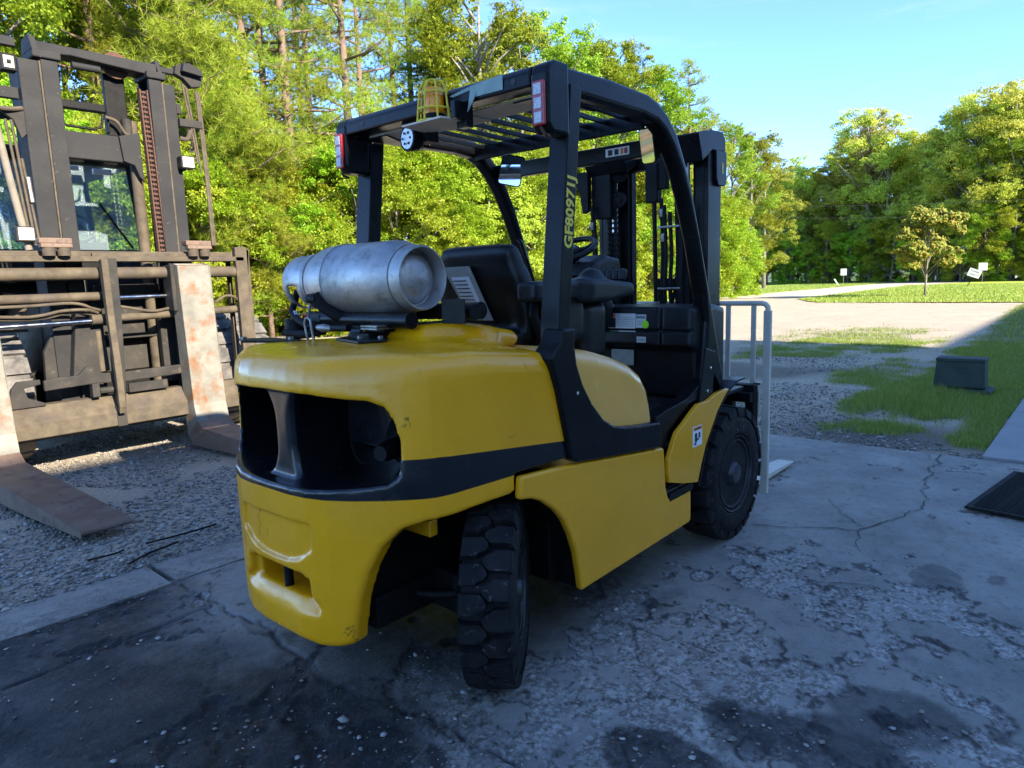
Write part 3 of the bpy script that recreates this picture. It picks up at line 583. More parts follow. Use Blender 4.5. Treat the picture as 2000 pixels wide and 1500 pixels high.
B('drive_axle', M['black_dull'], FL, (2.25, 2.55, -.42, .42, .26, .52), bevel=.03)
# warning label on the fender
wl = B('warning_label', M['white'], FL, (1.885, 1.985, -.6420, -.6405, .632, .735), label='white warning sticker with orange header on the yellow fender'); 
B('header', M['orange'], wl, (1.892, 1.98, -.6430, -.6422, .714, .731)); B('pictogram', M['ink'], wl, (1.905, 1.93, -.6430, -.6422, .655, .70), (1.945, 1.965, -.6430, -.6422, .672, .70), (1.93, 1.95, -.6430, -.6422, .662, .672), (1.90, 1.92, -.6430, -.6422, .642, .652))
text('warning_word', 'WARNING', .015, (1.897, -.6434, .717), (1, 0, 0), (0, 0, 1), M['ink'], wl)
# ---------------------------------------------------------------- mast, carriage, forks
ma = B('mast_channel', M['black'], FL, (2.60, 2.77, -.372, -.345, .12, 2.24), (2.60, 2.63, -.345, -.29, .12, 2.24), (2.74, 2.77, -.345, -.29, .12, 2.24), bevel=.004)
B('mast_channel', M['black'], FL, (2.60, 2.80, .345, .372, .12, 2.24), (2.60, 2.63, .29, .345, .12, 2.24), (2.77, 2.80, .29, .345, .12, 2.24), bevel=.004)
B('inner_mast_channel', M['black_dull'], FL, (2.64, 2.83, -.335, -.315, .14, 2.20), (2.64, 2.665, -.315, -.26, .14, 2.20), (2.80, 2.83, -.315, -.26, .14, 2.20))
B('inner_mast_channel', M['black_dull'], FL, (2.64, 2.83, .315, .335, .14, 2.20), (2.64, 2.665, .18, .315, .14, 2.20), (2.80, 2.83, .26, .315, .14, 2.20))
MB().prism([(2.50, 2.10), (2.44, 2.25), (2.62, 2.285), (2.76, 2.29), (2.80, 2.25), (2.80, 2.18), (2.62, 2.17)], 'Y', -.385, -.20).build('mast_top_cap', M['black'], FL, bevel=.008)
MB().prism([(2.50, 2.10), (2.44, 2.20), (2.62, 2.24), (2.80, 2.25), (2.86, 2.18), (2.62, 2.15)], 'Y', .385, .10).build('mast_top_cap', M['black'], FL, bevel=.008)
MB().prism([(2.66, 2.18), (2.80, 2.18), (2.80, 2.00), (2.78, 1.985), (2.69, 1.985), (2.67, 2.02)], 'Y', -.392, -.374).build('mast_side_bracket', M['black'], FL, bevel=.004)
B('mast_inspection_tag', M['cage'], FL, (2.735, 2.752, -.3935, -.3925, 2.055, 2.115))
B('mast_web', M['black_dull'], FL, (2.67, 2.72, .17, .34, .9, 2.18)); B('mast_web', M['black_dull'], FL, (2.67, 2.72, -.34, -.25, .9, 2.18)); B('mast_tie_bar', M['black_dull'], FL, (2.64, 2.70, -.34, .34, 2.12, 2.20), (2.62, 2.66, -.34, .34, .95, 1.08), (2.66, 2.7, -.3, .3, .3, .5))
MB().prism([(.50, 2.13), (.36, 2.13), (.36, 1.90), (.40, 1.88), (.42, 2.0)], 'X', 2.46, 2.50).build('tilt_bracket', M['black_dull'], FL)
B('mast_roller_plate', M['black_dull'], FL, (2.50, 2.54, .22, .36, 1.84, 2.20), bevel=.006)
for y, z in ((.20, 1.95), (.19, 2.10)):
    sh = MB().lathe([(0, -.02), (.048, -.02), (.05, -.015), (.038, 0), (.05, .015), (.048, .02), (.02, .022), (.02, .03), (0, .03)], (2.56, y, z), (-1, -.4, 0), 24).build('chain_sheave', M['black_dull'], FL, auto=35)
for y in (-.235, .25): T('lift_cylinder', M['black_dull'], FL, [(2.60, y, .2), (2.60, y, 1.75)], .036, 16); T('cylinder_rod', M['chrome'], FL, [(2.60, y, 1.75), (2.60, y, 2.16)], .022, 14)
B('free_lift_housing', M['black_dull'], FL, (2.44, 2.50, -.135, -.055, 1.90, 2.12), (2.45, 2.49, -.19, -.13, 1.97, 2.14), bevel=.008)
T('free_lift_rod', M['black_dull'], FL, [(2.47, -.10, 1.92), (2.46, -.115, 1.35), (2.46, -.115, 1.30)], .013, 10)
T('rod_sleeve', M['steel'], FL, [(2.455, -.118, 1.33), (2.455, -.118, 1.26)], .019, 10); T('rod_sleeve', M['steel'], FL, [(2.455, -.20, 1.33), (2.455, -.20, 1.26)], .014, 10)
for k, (y, x) in enumerate([(-.15, 2.46), (-.175, 2.45), (-.205, 2.46), (-.235, 2.48), (-.26, 2.47), (.315, 2.46), (.335, 2.47)]):
    T('hydraulic_hose', M['black_dull'], FL, curve([(x, y, 1.92-.04*(k % 3)), (x+.01, y-.006, 1.6), (x-.008, y-.008, 1.42), (x+.01, y-.01, 1.2), (x+.03, y, 1.0)], 5), .012, 8)
for (y, z) in ((-.155, 1.86), (-.165, 1.72), (.325, 1.82), (.315, 1.70)): T('hose_fitting', M['steel'], FL, [(2.455, y, z), (2.455, y, z-.045)], .016, 6)
for z in (1.75, 1.40): B('hose_clamp', M['steel'], FL, (2.43, 2.47, -.275, -.14, z, z+.012), bevel=.003)
for y in (.25, .21):    # leaf chains as plates
    ch = B('lift_chain', M['black_dull'], FL, (2.535, 2.545, y-.008, y+.008, .6, 2.05)); lk = None
    for k in range(44):
        if lk is None: lk = B('chain_link', M['black_dull'], ch, (2.526, 2.554, y-.013, y+.013, .62, .638), bevel=.004)
        else: q = lk.copy(); C.objects.link(q); q.parent = ch; q.location = lk.location+Vector((0, 0, k*.032))
hb = B('carriage_hose_guide', M['black_dull'], FL, (2.93, 2.97, -.12, .16, 1.38, 1.46), (2.93, 2.97, .12, .16, 1.0, 1.46), (2.93, 2.97, -.12, -.08, 1.0, 1.46), bevel=.01)
for y in (.08, -.02): T('striped_hose', M['rubber'], hb, curve([(2.90, y+.03, 1.0), (2.88, y+.03, 1.2), (2.88, y+.01, 1.36), (2.92, y-.03, 1.44)], 6), .012, 8)
B('carriage', M['black_dull'], FL, (2.90, 2.96, -.54, .54, .72, .80), (2.90, 2.96, -.54, .54, .18, .28), (2.86, 2.92, -.42, -.30, .18, .82), (2.86, 2.92, .30, .42, .18, .82), (2.88, 2.955, -.545, -.49, .10, .76), (2.88, 2.955, .49, .545, .10, .76), bevel=.006)
B('side_shifter', M['black'], FL, (2.50, 2.84, -.50, -.40, .775, .80), (2.84, 2.90, -.54, -.40, .70, .76), bevel=.004)
lbk = B('load_backrest', M['cream'], FL, (2.985, 3.012, -.60, -.555, .10, 1.25), (2.985, 3.012, .555, .60, .10, 1.25), bevel=.003)
MB().tube([(3.0, -.578, 1.25), (3.0, -.575, 1.272), (3.0, -.56, 1.288), (3.0, -.54, 1.293), (3.0, .54, 1.293), (3.0, .56, 1.288), (3.0, .575, 1.272), (3.0, .578, 1.25)], .016, 10).build('top_rail', M['cream'], lbk, auto=45)
for i in range(7):
    y = -.49+i*.1633; 
    if abs(y) < .5: B('backrest_bar', M['cream'], lbk, (2.99, 3.005, y-.014, y+.014, .76, 1.285))
B('lower_rail', M['cream'], lbk, (2.985, 3.005, -.555, .555, .775, .80), (2.985, 3.0, -.545, -.50, .74, .80)); B('rail_foot', M['cream'], lbk, (2.97, 2.985, -.545, -.50, .60, .79))
for s in (-1, 1):
    y = s*.33
    fk = MB().prism([(2.97, .82), (3.01, .82), (3.01, .085), (3.06, .062), (3.9, .052), (4.08, .038), (4.08, .026), (3.9, .022), (2.99, .018), (2.97, .05)], 'Y', y-.06, y+.06).build('fork', M['cream'], FL, bevel=.004)
# ---------------------------------------------------------------- gas cylinder bracket (part of the forklift)
gx, gz = .60, 1.505
br = MB().tube([(gx-.075, .52, 1.345), (gx-.075, -.16, 1.345)], .033, 18).build('cylinder_rest_tube', M['black'], FL, auto=40)
MB().tube([(gx+.10, .60, 1.36), (gx+.10, -.36, 1.375)], .033, 18).build('cylinder_rest_tube', M['black'], FL, auto=40)
B('rest_label', M['ink'], br, (gx-.1085, gx-.107, .40, .50, 1.335, 1.365)); B('rest_sticker', M['red_lens'], br, (gx-.1085, gx-.107, .50, .53, 1.34, 1.37))
B('swing_pedestal', M['black_dull'], FL, (gx-.16, gx-.04, .0, .12, 1.268, 1.298), bevel=.004); B('swing_plate', M['black_dull'], FL, (gx-.10, gx+.14, -.02, .10, 1.298, 1.312), (gx-.14, gx-.04, -.03, .20, 1.312, 1.325), (gx-.06, gx+.12, .30, .42, 1.30, 1.315), bevel=.003)
B('swing_arm', M['steel'], FL, (gx-.15, gx-.02, -.04, .06, 1.312, 1.318), (gx-.15, gx-.02, -.04, .06, 1.322, 1.328))
MB().prism([(.33, -.08), (.40, .16), (.47, .20), (.49, -.06), (.42, -.13)], 'Z', 1.271, 1.280).build('mount_plate', M['black'], FL, bevel=.002)
for p in ((.42, .03), (.45, -.06)): MB().lathe([(.011, 0), (.011, .010), (0, .012)], (p[0], p[1], 1.280), (0, 0, 1), 6).build('plate_bolt', M['steel'], FL)
MB().prism([(.24, .60), (.32, .74), (.40, .66), (.40, .38), (.34, .34)], 'Z', 1.260, 1.268).build('mount_plate', M['black_dull'], FL)
for p in ((.28, .66), (.36, .42)): MB().lathe([(.013, 0), (.013, .012), (0, .014)], (p[0], p[1], 1.268), (0, 0, 1), 6).build('plate_bolt', M['steel'], FL)
MB().tube([(.44, .42, 1.262), (.44, .435, 1.33), (.44, .425, 1.352), (.44, .405, 1.355), (.44, .39, 1.345), (.44, .385, 1.31), (.44, .375, 1.262)], .006, 8).build('latch_loop', M['steel'], FL, auto=40)
T('latch_rod', M['steel'], FL, [(.44, .405, 1.355), (.445, .385, 1.43)], .005, 8)
T('strap_roller', M['black_dull'], FL, [(.45, .40, 1.435), (.45, .34, 1.435)], .021, 16)
MB().tube([(.452, .36, 1.45), (.47, .33, 1.40), (.50, .28, 1.362), (.54, .24, 1.35)], .026, 8).build('strap_end', M['black_dull'], FL, auto=40)
T('gas_regulator', M['black_dull'], FL, [(.52, .62, 1.255), (.52, .62, 1.345)], .055, 18)
T('gas_hose', M['rubber'], FL, curve([(.56, .66, 1.47), (.54, .665, 1.41), (.50, .62, 1.372), (.47, .53, 1.345), (.455, .44, 1.325), (.46, .36, 1.315)], 6), .015, 10)
T('gas_hose', M['rubber'], FL, curve([(.47, .64, 1.285), (.47, .55, 1.282), (.47, .46, 1.285), (.50, .38, 1.295)], 6), .016, 10)
for p, q in (((.50, .605, 1.366), (.49, .585, 1.360)), ((.485, .57, 1.356), (.482, .56, 1.353))): T('hose_tape', M['white'], FL, [p, q], .0165, 10)
T('quick_coupler', M['steel'], FL, [(.45, .35, 1.315), (.45, .31, 1.313), (.45, .25, 1.312)], [.013, .018, .012], 10)
T('coupler_sleeve', M['black_dull'], FL, [(.45, .25, 1.314), (.45, .14, 1.316)], .015, 12)
B('end_stop_plate', M['black_dull'], FL, (.55, .555, -.42, -.30, 1.335, 1.425), bevel=.002); T('end_stop_roller', M['black_dull'], FL, [(.60, -.36, 1.375), (.60, -.425, 1.375)], .03, 14)
T('stop_rod', M['black_dull'], FL, [(.52, -.12, 1.33), (.56, -.35, 1.345)], .005, 6)
# ================================================================ gas cylinder
GC = empty('gas_cylinder', (gx, .26, gz), 'dented aluminium gas cylinder lying across the rear deck of the yellow forklift', 'gas cylinder')
prof = [(0, -.145+.02), (.03, -.143+.02), (.085, -.13+.02), (.108, -.105), (.112, -.13)]
MB().lathe([(0, 0.0208), (.05, 0.0265), (.085, 0.0425), (.103, 0.0662), (.109, 0.0662), (.113, 0.0113), (.117, 0.0000), (.122, 0.0000), (.126, 0.0076), (.129, 0.0473), (.1265, 0.0586), (.130, 0.0680), (.140, 0.0898), (.148, 0.1181), (.1515, 0.1465), (.152, 0.1701), (.152, 0.4612), (.1537, 0.4649), (.1537, 0.4706), (.152, 0.4744), (.152, 0.5103), (.1495, 0.5434), (.142, 0.5859), (.131, 0.6190), (.126, 0.6313), (.128, 0.6350), (.128, 0.6445), (.123, 0.6483), (0, 0.6804)], (gx, -.155, gz), (0, 1, 0), 64).build('cylinder_shell', M['alu'], GC, auto=45)
for h_, r_ in ((.466, .1535), (.634, .1285), (.066*.945, .1285)): MB().tube([(gx+math.cos(t)*r_, -.155+h_, gz+math.sin(t)*r_) for t in [i*2*math.pi/48 for i in range(49)]], .0022, 6, cap=False).build('weld_seam', M['steel'], GC, auto=50)
# collar with hand holes
n, N = 48, 0; cv, cf = [], []
for i, (r_, y) in enumerate([(.122, .205), (.121, .235), (.119, .26), (.117, .31), (.115, .335), (.114, .36), (.113, .375)]):
    for k in range(n):
        t = 2*math.pi*k/n; cv.append((gx+math.cos(t)*r_, .28+y, gz+math.sin(t)*r_))
for i in range(6):
    for k in range(n):
        t = (k+.5)/n*360
        hole = (i in (2, 3)) and (abs(t-90) < 22 or abs((t-222)) < 26 or abs(t-190) < 5 or abs(t-300) < 22)
        if not hole: cf.append((i*n+k, i*n+(k+1) % n, (i+1)*n+(k+1) % n, (i+1)*n+k))
co = mesh_obj('collar', cv, cf, M['alu'], GC, smooth=True); s_ = co.modifiers.new('s', 'SOLIDIFY'); s_.thickness = .005
T('valve', M['brass'], GC, [(gx, .53, gz), (gx, .60, gz)], .02, 12); T('valve_elbow', M['black_dull'], GC, [(gx, .61, gz), (gx-.03, .61, gz-.05), (gx-.03, .60, gz-.09)], .014, 8)
# ================================================================ the large old forklift
TR = empty('heavy_forklift', (1.35, 5.3, 0), 'large sunlit old black forklift with a tall mast, rust-brown chain and two long rusty forks', 'forklift')
OB, OG, DU, BD = M['old_black'], M['old_grey'], M['dusty'], M['black_dull']
# carriage
tb = B('carriage_top_bar', DU, TR, (-.45, 2.36, 4.44, 4.60, 1.755, 1.80), (-.45, 2.36, 4.50, 4.66, 1.80, 1.845), bevel=.006)
B('weld_strip', M['dusty'], tb, (1.0, 1.9, 4.47, 4.50, 1.80, 1.83), bevel=.004)
T('fork_shaft', DU, TR, [(-.45, 4.50, 1.655), (2.36, 4.50, 1.655)], .053, 20)
MB().prism([(2.27, .84), (2.40, .82), (2.385, 1.5), (2.42, 1.86), (2.36, 1.90), (2.27, 1.89)], 'Y', 4.44, 4.50).build('carriage_end_plate', DU, TR, bevel=.006)
B('carriage_end_plate', DU, TR, (2.385, 2.415, 4.44, 4.66, .32, 1.88), (2.27, 2.30, 4.60, 4.66, .5, 1.84), bevel=.005)
MB().prism([(4.36, 1.78), (4.42, 1.76), (4.40, 1.30), (4.36, .80), (4.36, .47), (4.33, .44), (4.31, .50), (4.31, .85), (4.34, 1.3), (4.34, 1.76)], 'X', 1.02, 1.075).build('carriage_centre_arm', DU, TR, bevel=.006)
MB().prism([(1.075, 1.78), (1.15, 1.78), (1.14, 1.30), (1.115, .78), (1.09, .45), (1.03, .45), (1.035, .8), (1.06, 1.3)], 'Y', 4.36, 4.46).build('carriage_centre_arm', OB, TR, bevel=.006)
MB().prism([(4.50, .585), (4.62, .585), (4.62, .30), (4.46, .30), (4.40, .33), (4.40, .455)], 'X', -.45, 2.40).build('carriage_bottom_bar', DU, TR, bevel=.006)
for x in (1.02,): B('bar_joint', OB, TR, (x, x+.08, 4.39, 4.47, .32, .50), bevel=.004)
def bigfork(cx0):
    dx = .02
    def XY(x, y): return (x+(4.4-y)*.072, y)
    mb = MB(); w0, w1 = cx0-.153, cx0+.153
    V = []
    for (y, z) in [(4.47, 1.73), (4.35, 1.71), (4.33, 1.2), (4.30, .42), (4.27, .27), (4.18, .20), (3.2, .125), (2.42, .065), (2.42, .045), (3.2, .03), (4.36, .04), (4.44, .12), (4.45, .6)]:
        for x in (w0, w1): V.append((x+(4.4-y)*.072, y, z))
    n = len(V)//2; f = [(2*i, 2*i+1, (2*i+3) % (2*n), (2*i+2) % (2*n)) for i in range(n)]+[tuple(2*i+sd_ for i in q)[::(1 if sd_ else -1)] for sd_ in (0, 1) for q in ((0, 1, 2, 3, 12), (3, 4, 11, 12), (4, 5, 10, 11), (5, 6, 9, 10), (6, 7, 8, 9))]
    up_ = MB().add(V, f); return up_
fkA = bigfork(1.795).build('lifting_fork', M['fork'], TR, bevel=.012, label='fork blade blotched orange with rust, beside the yellow forklift'); fkA.data.materials.append(M['fork_rust'])
fkB = bigfork(.075).build('lifting_fork', M['fork'], TR, bevel=.012, label='long fork blade reaching furthest towards the camera at the left'); fkB.data.materials.append(M['fork_rust'])
for f_ in (fkA, fkB):
    for p in f_.data.polygons:
        c = p.center+f_.location
        zz = (f_.data.vertices[p.vertices[0]].co.z+WL[f_.name].z)
        if max(f_.data.vertices[v].co.z+WL[f_.name].z for v in p.vertices) < .29: p.material_index = 1
B('fork_hook', OB, TR, (1.60, 1.64, 4.38, 4.56, 1.30, 1.72), bevel=.01); B('fork_hook', OB, TR, (1.94, 1.965, 4.40, 4.56, 1.52, 1.72), bevel=.008)
B('fork_collar', M['fork'], TR, (1.65, 1.94, 4.42, 4.56, 1.56, 1.735), bevel=.02)
# cylinders and hoses in the carriage
T('shift_cylinder', DU, TR, [(-.4, 4.53, 1.455), (1.06, 4.53, 1.46)], .038, 16); T('shift_rod', M['chrome'], TR, [(1.06, 4.53, 1.44), (1.62, 4.53, 1.445)], .019, 14)
T('cylinder_gland', DU, TR, [(1.08, 4.53, 1.455), (1.15, 4.53, 1.455)], .05, 16)
T('shift_rod', M['chrome'], TR, [(-.4, 4.53, 1.235), (.96, 4.53, 1.25)], .021, 14); T('shift_cylinder', DU, TR, [(1.12, 4.53, 1.265), (2.32, 4.53, 1.285)], .036, 16)
T('cylinder_gland', DU, TR, [(.95, 4.53, 1.26), (1.08, 4.53, 1.262)], .045, 16)
for a in ([(-.4, 4.48, 1.41), (.4, 4.48, 1.40), (.8, 4.47, 1.41), (.95, 4.47, 1.36), (1.02, 4.50, 1.34)], [(-.4, 4.48, 1.38), (.35, 4.47, 1.32), (.55, 4.46, 1.32), (.72, 4.46, 1.35), (.9, 4.46, 1.35), (1.0, 4.50, 1.32)],
          [(-.4, 4.5, 1.36), (.34, 4.50, 1.30), (.6, 4.50, 1.30), (.8, 4.50, 1.335), (1.0, 4.52, 1.30)], [(1.16, 4.50, 1.37), (1.25, 4.49, 1.35), (1.45, 4.49, 1.31), (1.62, 4.5, 1.33)],
          [(2.05, 4.5, 1.36), (2.15, 4.48, 1.42), (2.25, 4.48, 1.40), (2.32, 4.5, 1.32)], [(.1, 4.56, 1.40), (.35, 4.58, 1.30), (.5, 4.6, 1.38)], [(.15, 4.6, 1.33), (.25, 4.62, 1.22), (.5, 4.62, 1.20)]):
    T('hydraulic_hose', DU, TR, curve(a, 5), .013, 8)
# lower linkage
MB().prism([(.52, .70), (.52, .785), (.60, .80), (.78, .80), (.84, .86), (.87, .872), (.91, .86), (.96, .80), (1.08, .785), (1.72, .80), (1.72, .715), (1.1, .70), (.9, .715)], 'Y', 4.46, 4.50).build('link_bar', OB, TR, bevel=.008)
B('link_bar', OB, TR, (1.16, 1.50, 4.44, 4.47, .60, .68), bevel=.005)
T('link_pin', OB, TR, [(.92, 4.44, .65), (1.08, 4.44, .65)], .028, 8); B('link_pin_lug', OB, TR, (.86, .92, 4.42, 4.50, .60, .72), bevel=.006)
hk = MB().prism([(.22, .58), (.52, .58), (.52, .60), (.40, .66), (.38, .74), (.50, .76), (.50, .80), (.34, .80), (.29, .74), (.27, .64), (.18, .60)], 'Y', 4.47, 4.51).build('hook_plate', OB, TR, bevel=.006)
# mast: outer and inner channels
for (x0, x1, xa, xb_) in ((.70, .845, .86, .985), (1.845, 1.955, 1.715, 1.83)):
    s = -1 if x0 < 1 else 1
    B('mast_channel', OG, TR, (x0, x1, 4.70, 4.74, .35, 3.40), (x0 if s < 0 else x1-.03, x0+.03 if s < 0 else x1, 4.74, 4.96, .35, 3.40), (x0, x1, 4.94, 4.98, .35, 3.40), bevel=.005)
    B('inner_mast_channel', OG, TR, (xa, xb_, 4.685, 4.73, .4, 3.44), (xa if s < 0 else xb_-.03, xa+.03 if s < 0 else xb_, 4.73, 4.93, .4, 3.44), (xa, xb_, 4.90, 4.94, .4, 3.44), bevel=.005)
    xr = .845 if s < 0 else 1.831
    B('slide_strip', M['dusty'], TR, (xr, xr+.013, 4.69, 4.72, 1.8, 3.4))
    cap = B('mast_head', OG, TR, (min(xa, x0)-.02 if s > 0 else .80, 1.87 if s > 0 else 1.01, 4.66, 4.95, 3.42, 3.485), bevel=.012)
    MB().prism([(4.66, 3.48), (4.95, 3.48), (4.90, 3.60), (4.72, 3.60)], 'X', 1.80 if s > 0 else .80, 1.84 if s > 0 else .85).build('mast_head_gusset', OG, cap, bevel=.008)
MB().prism([(.82, 3.56), (1.84, 3.56), (1.84, 3.46), (1.74, 3.455), (1.10, 3.49), (.86, 3.465)], 'Y', 4.70, 4.92).build('mast_crossbeam', OG, TR, bevel=.01)
T('crossbeam_tube', OG, TR, [(1.10, 4.72, 3.42), (1.32, 4.72, 3.42)], .03, 10)
MB().lathe([(.0, -.02), (.115, -.02), (.115, .02), (0, .02)], (1.50, 4.84, 3.515), (0, 1, 0), 26).build('head_sheave', M['rust'], TR, auto=35)
B('mast_tie', OG, TR, (.97, 1.60, 4.80, 4.86, 2.66, 2.89), bevel=.01); MB().prism([(1.44, 2.89), (1.62, 2.94), (1.62, 2.50), (1.585, 2.54), (1.55, 2.64), (1.46, 2.67)], 'Y', 4.77, 4.80).build('mast_tie_gusset', OG, TR, bevel=.006)
B('upper_tie', BD, TR, (.97, 1.38, 4.84, 4.92, 3.09, 3.16), (1.38, 1.40, 4.84, 4.92, 2.92, 3.10), (1.40, 1.58, 4.88, 4.94, 2.9, 3.45), bevel=.012)
MB().tube([(1.0, 4.82, 3.08), (.99, 4.82, 2.98), (1.04, 4.82, 2.935), (1.26, 4.82, 2.93), (1.32, 4.82, 2.96), (1.34, 4.82, 3.06)], .012, 8).build('hose_loop', BD, TR, auto=40)
T('hydraulic_hose', DU, TR, curve([(1.36, 4.82, 3.05), (1.44, 4.80, 3.02), (1.50, 4.80, 2.93), (1.54, 4.8, 2.91)], 5), .015, 8)
T('lift_cylinder', DU, TR, [(1.60, 4.88, .5), (1.60, 4.88, 3.05)], .05, 16); T('lift_cylinder', OB, TR, [(1.55, 4.86, 2.9), (1.55, 4.86, 3.06)], .045, 14)
T('side_lift_cylinder', DU, TR, [(1.64, 4.95, .5), (1.64, 4.95, 2.5)], .04, 12)
# rust-brown chain: links of its own
ch = T('mast_chain', BD, TR, [(1.665, 4.72, 3.30), (1.69, 4.72, 1.86)], .012, 6); lk = None
for k in range(34):
    z = 3.29-k*.043; x = 1.665+k*.043*.0174
    if lk is None: lk = MB().box(1.626, 1.640, 4.69, 4.75, z-.024, z+.024).box(1.690, 1.704, 4.69, 4.75, z-.024, z+.024).box(1.644, 1.686, 4.70, 4.735, z-.011, z+.011).build('chain_link', M['rust'], ch, bevel=.005); z0, x0 = z, x
    else: q = lk.copy(); C.objects.link(q); q.parent = ch; q.location = lk.location+Vector((x-x0, 0, z-z0))
# right hose arm, lamps, hoses
B('hose_arm', OG, TR, (1.84, 2.06, 4.70, 4.76, 3.50, 3.55), bevel=.006)
MB().prism([(1.95, 3.50), (1.97, 3.58), (2.10, 3.62), (2.20, 3.585), (2.23, 3.52), (2.19, 3.42), (2.10, 3.40), (2.03, 3.47)], 'Y', 4.66, 4.74).build('hose_pulley_guard', OB, TR, bevel=.006)
MB().prism([(2.00, 3.52), (2.02, 3.60), (2.18, 3.56), (2.20, 3.50)], 'Y', 4.60, 4.66).build('hose_pulley_guard', OG, TR, bevel=.006)
for i, (xa, za, xb_, zb) in enumerate([(2.02, 3.42, 2.10, 2.70), (2.05, 3.40, 2.125, 2.62), (2.145, 3.38, 2.17, 1.92), (2.175, 3.36, 2.195, 1.92), (2.16, 3.37, 2.18, 1.92)]):
    T('mast_hose', DU, TR, curve([(xa, 4.68, za), ((xa+xb_)/2+.006, 4.68, (za+zb)/2), (xb_, 4.68, zb)], 4), .010, 6)
B('hose_bracket', OB, TR, (1.955, 2.17, 4.66, 4.72, 3.03, 3.10), (1.955, 2.0, 4.70, 4.78, 3.15, 3.24), bevel=.004)
T('hose_bracket_elbow', DU, TR, curve([(1.96, 4.70, 2.92), (2.02, 4.68, 2.92), (2.06, 4.68, 3.0)], 4), .022, 8)
def headlamp(x, y, z, w_, label):
    h = B('headlamp', OB, TR, (x-w_, x+w_, y, y+.10, z-w_*.9, z+w_*.9), bevel=.012, label=label)
    B('headlamp_glass', M['lamp'], h, (x-w_*.8, x+w_*.8, y-.006, y+.002, z-w_*.72, z+w_*.72), bevel=.012); return h
headlamp(1.97, 4.60, 2.69, .065, 'square headlamp with white glass on the mast right side'); B('lamp_bracket', OB, TR, (1.95, 1.97, 4.66, 4.72, 2.62, 2.76)); headlamp(.575, 4.60, 1.985, .068, 'square headlamp just above the carriage top bar')
hl = B('side_lamp', BD, TR, (.555, .665, 4.60, 4.70, 3.26, 3.39), bevel=.006); B('side_lamp_reflector', M['steel'], hl, (.575, .645, 4.595, 4.602, 3.28, 3.37)); B('side_lamp_core', BD, hl, (.595, .625, 4.588, 4.596, 3.31, 3.34), bevel=.006)
# left hose side
T('left_hose_tube', M['wood_post'], TR, [(.49, 4.72, 2.92), (.54, 4.70, 2.4), (.60, 4.68, 1.86)], .028, 10)
for (xa, za, xb_, zb) in ((.60, 2.9, .66, 1.9), (.64, 2.6, .69, 1.9), (.56, 2.9, .63, 1.9)): T('mast_hose', DU, TR, [(xa, 4.70, za), (xb_, 4.70, zb)], .011, 6)
[B('left_arm', OG, TR, b_, bevel=.006) for b_ in ((.2, .70, 4.70, 4.76, 3.48, 3.55), (.2, .69, 4.74, 4.80, 3.08, 3.17), (.3, .70, 4.78, 4.84, 2.92, 2.99))]
MB().prism([(.50, 2.99), (.70, 2.99), (.70, 2.80), (.66, 2.76), (.62, 2.9)], 'Y', 4.70, 4.74).build('left_hose_bracket', OB, TR, bevel=.004)
T('hydraulic_hose', DU, TR, curve([(.40, 4.68, 3.05), (.50, 4.66, 2.98), (.60, 4.68, 2.98), (.69, 4.70, 3.0)], 5), .018, 8)
T('hose_connector', M['steel'], TR, [(.66, 4.68, 2.45), (.67, 4.68, 2.25)], .018, 6)
# rusty rollers on the top bar
for x in (.72, 1.90):
    r0 = B('roller_bracket', M['fork_rust'], TR, (x-.12, x+.12, 4.40, 4.50, 1.90, 1.945), (x-.115, x+.115, 4.38, 4.46, 1.865, 1.90), bevel=.008)
    for dx in (-.055, .055): T('roller', DU, r0, [(x+dx, 4.42, 1.80), (x+dx, 4.42, 1.865)], .048, 16)
# lower mast body seen through the carriage
MB().prism([(.60, .58), (.62, 1.0), (.80, 1.36), (1.04, 1.36), (1.06, .58)], 'Y', 4.72, 4.78).build('lower_mast_plate', OB, TR, bevel=.008)
MB().prism([(.78, .75), (.86, 1.32), (1.06, 1.32), (1.08, .80)], 'Y', 4.60, 4.72).build('lower_mast_box', OB, TR, bevel=.01)
B('lower_mast_box', OB, TR, (1.10, 1.72, 4.98, 5.04, .75, 1.62), (1.60, 1.78, 4.72, 4.80, .62, 1.30), (1.12, 1.62, 4.82, 4.98, 1.06, 1.10), (1.10, 1.66, 4.80, 4.86, 1.46, 1.56), bevel=.008)
T('lower_lift_tube', DU, TR, [(1.02, 4.62, .80), (1.02, 4.62, 1.16)], .03, 12)
B('chassis', BD, TR, (.70, 2.05, 5.0, 8.2, .35, 1.5), (.5, 2.3, 5.2, 5.5, .45, .8), (.2, 2.5, 6.0, 8.6, 1.3, 1.8), bevel=.03)
B('front_panel', M['dusty'], TR, (.95, 1.62, 5.45, 5.50, 1.45, 1.72), bevel=.01)
[B('headboard_lamp', M['white'], TR, b_, bevel=.006) for b_ in ((1.10, 1.22, 5.2, 5.24, 2.62, 2.66), (1.34, 1.50, 5.2, 5.24, 2.60, 2.65))]
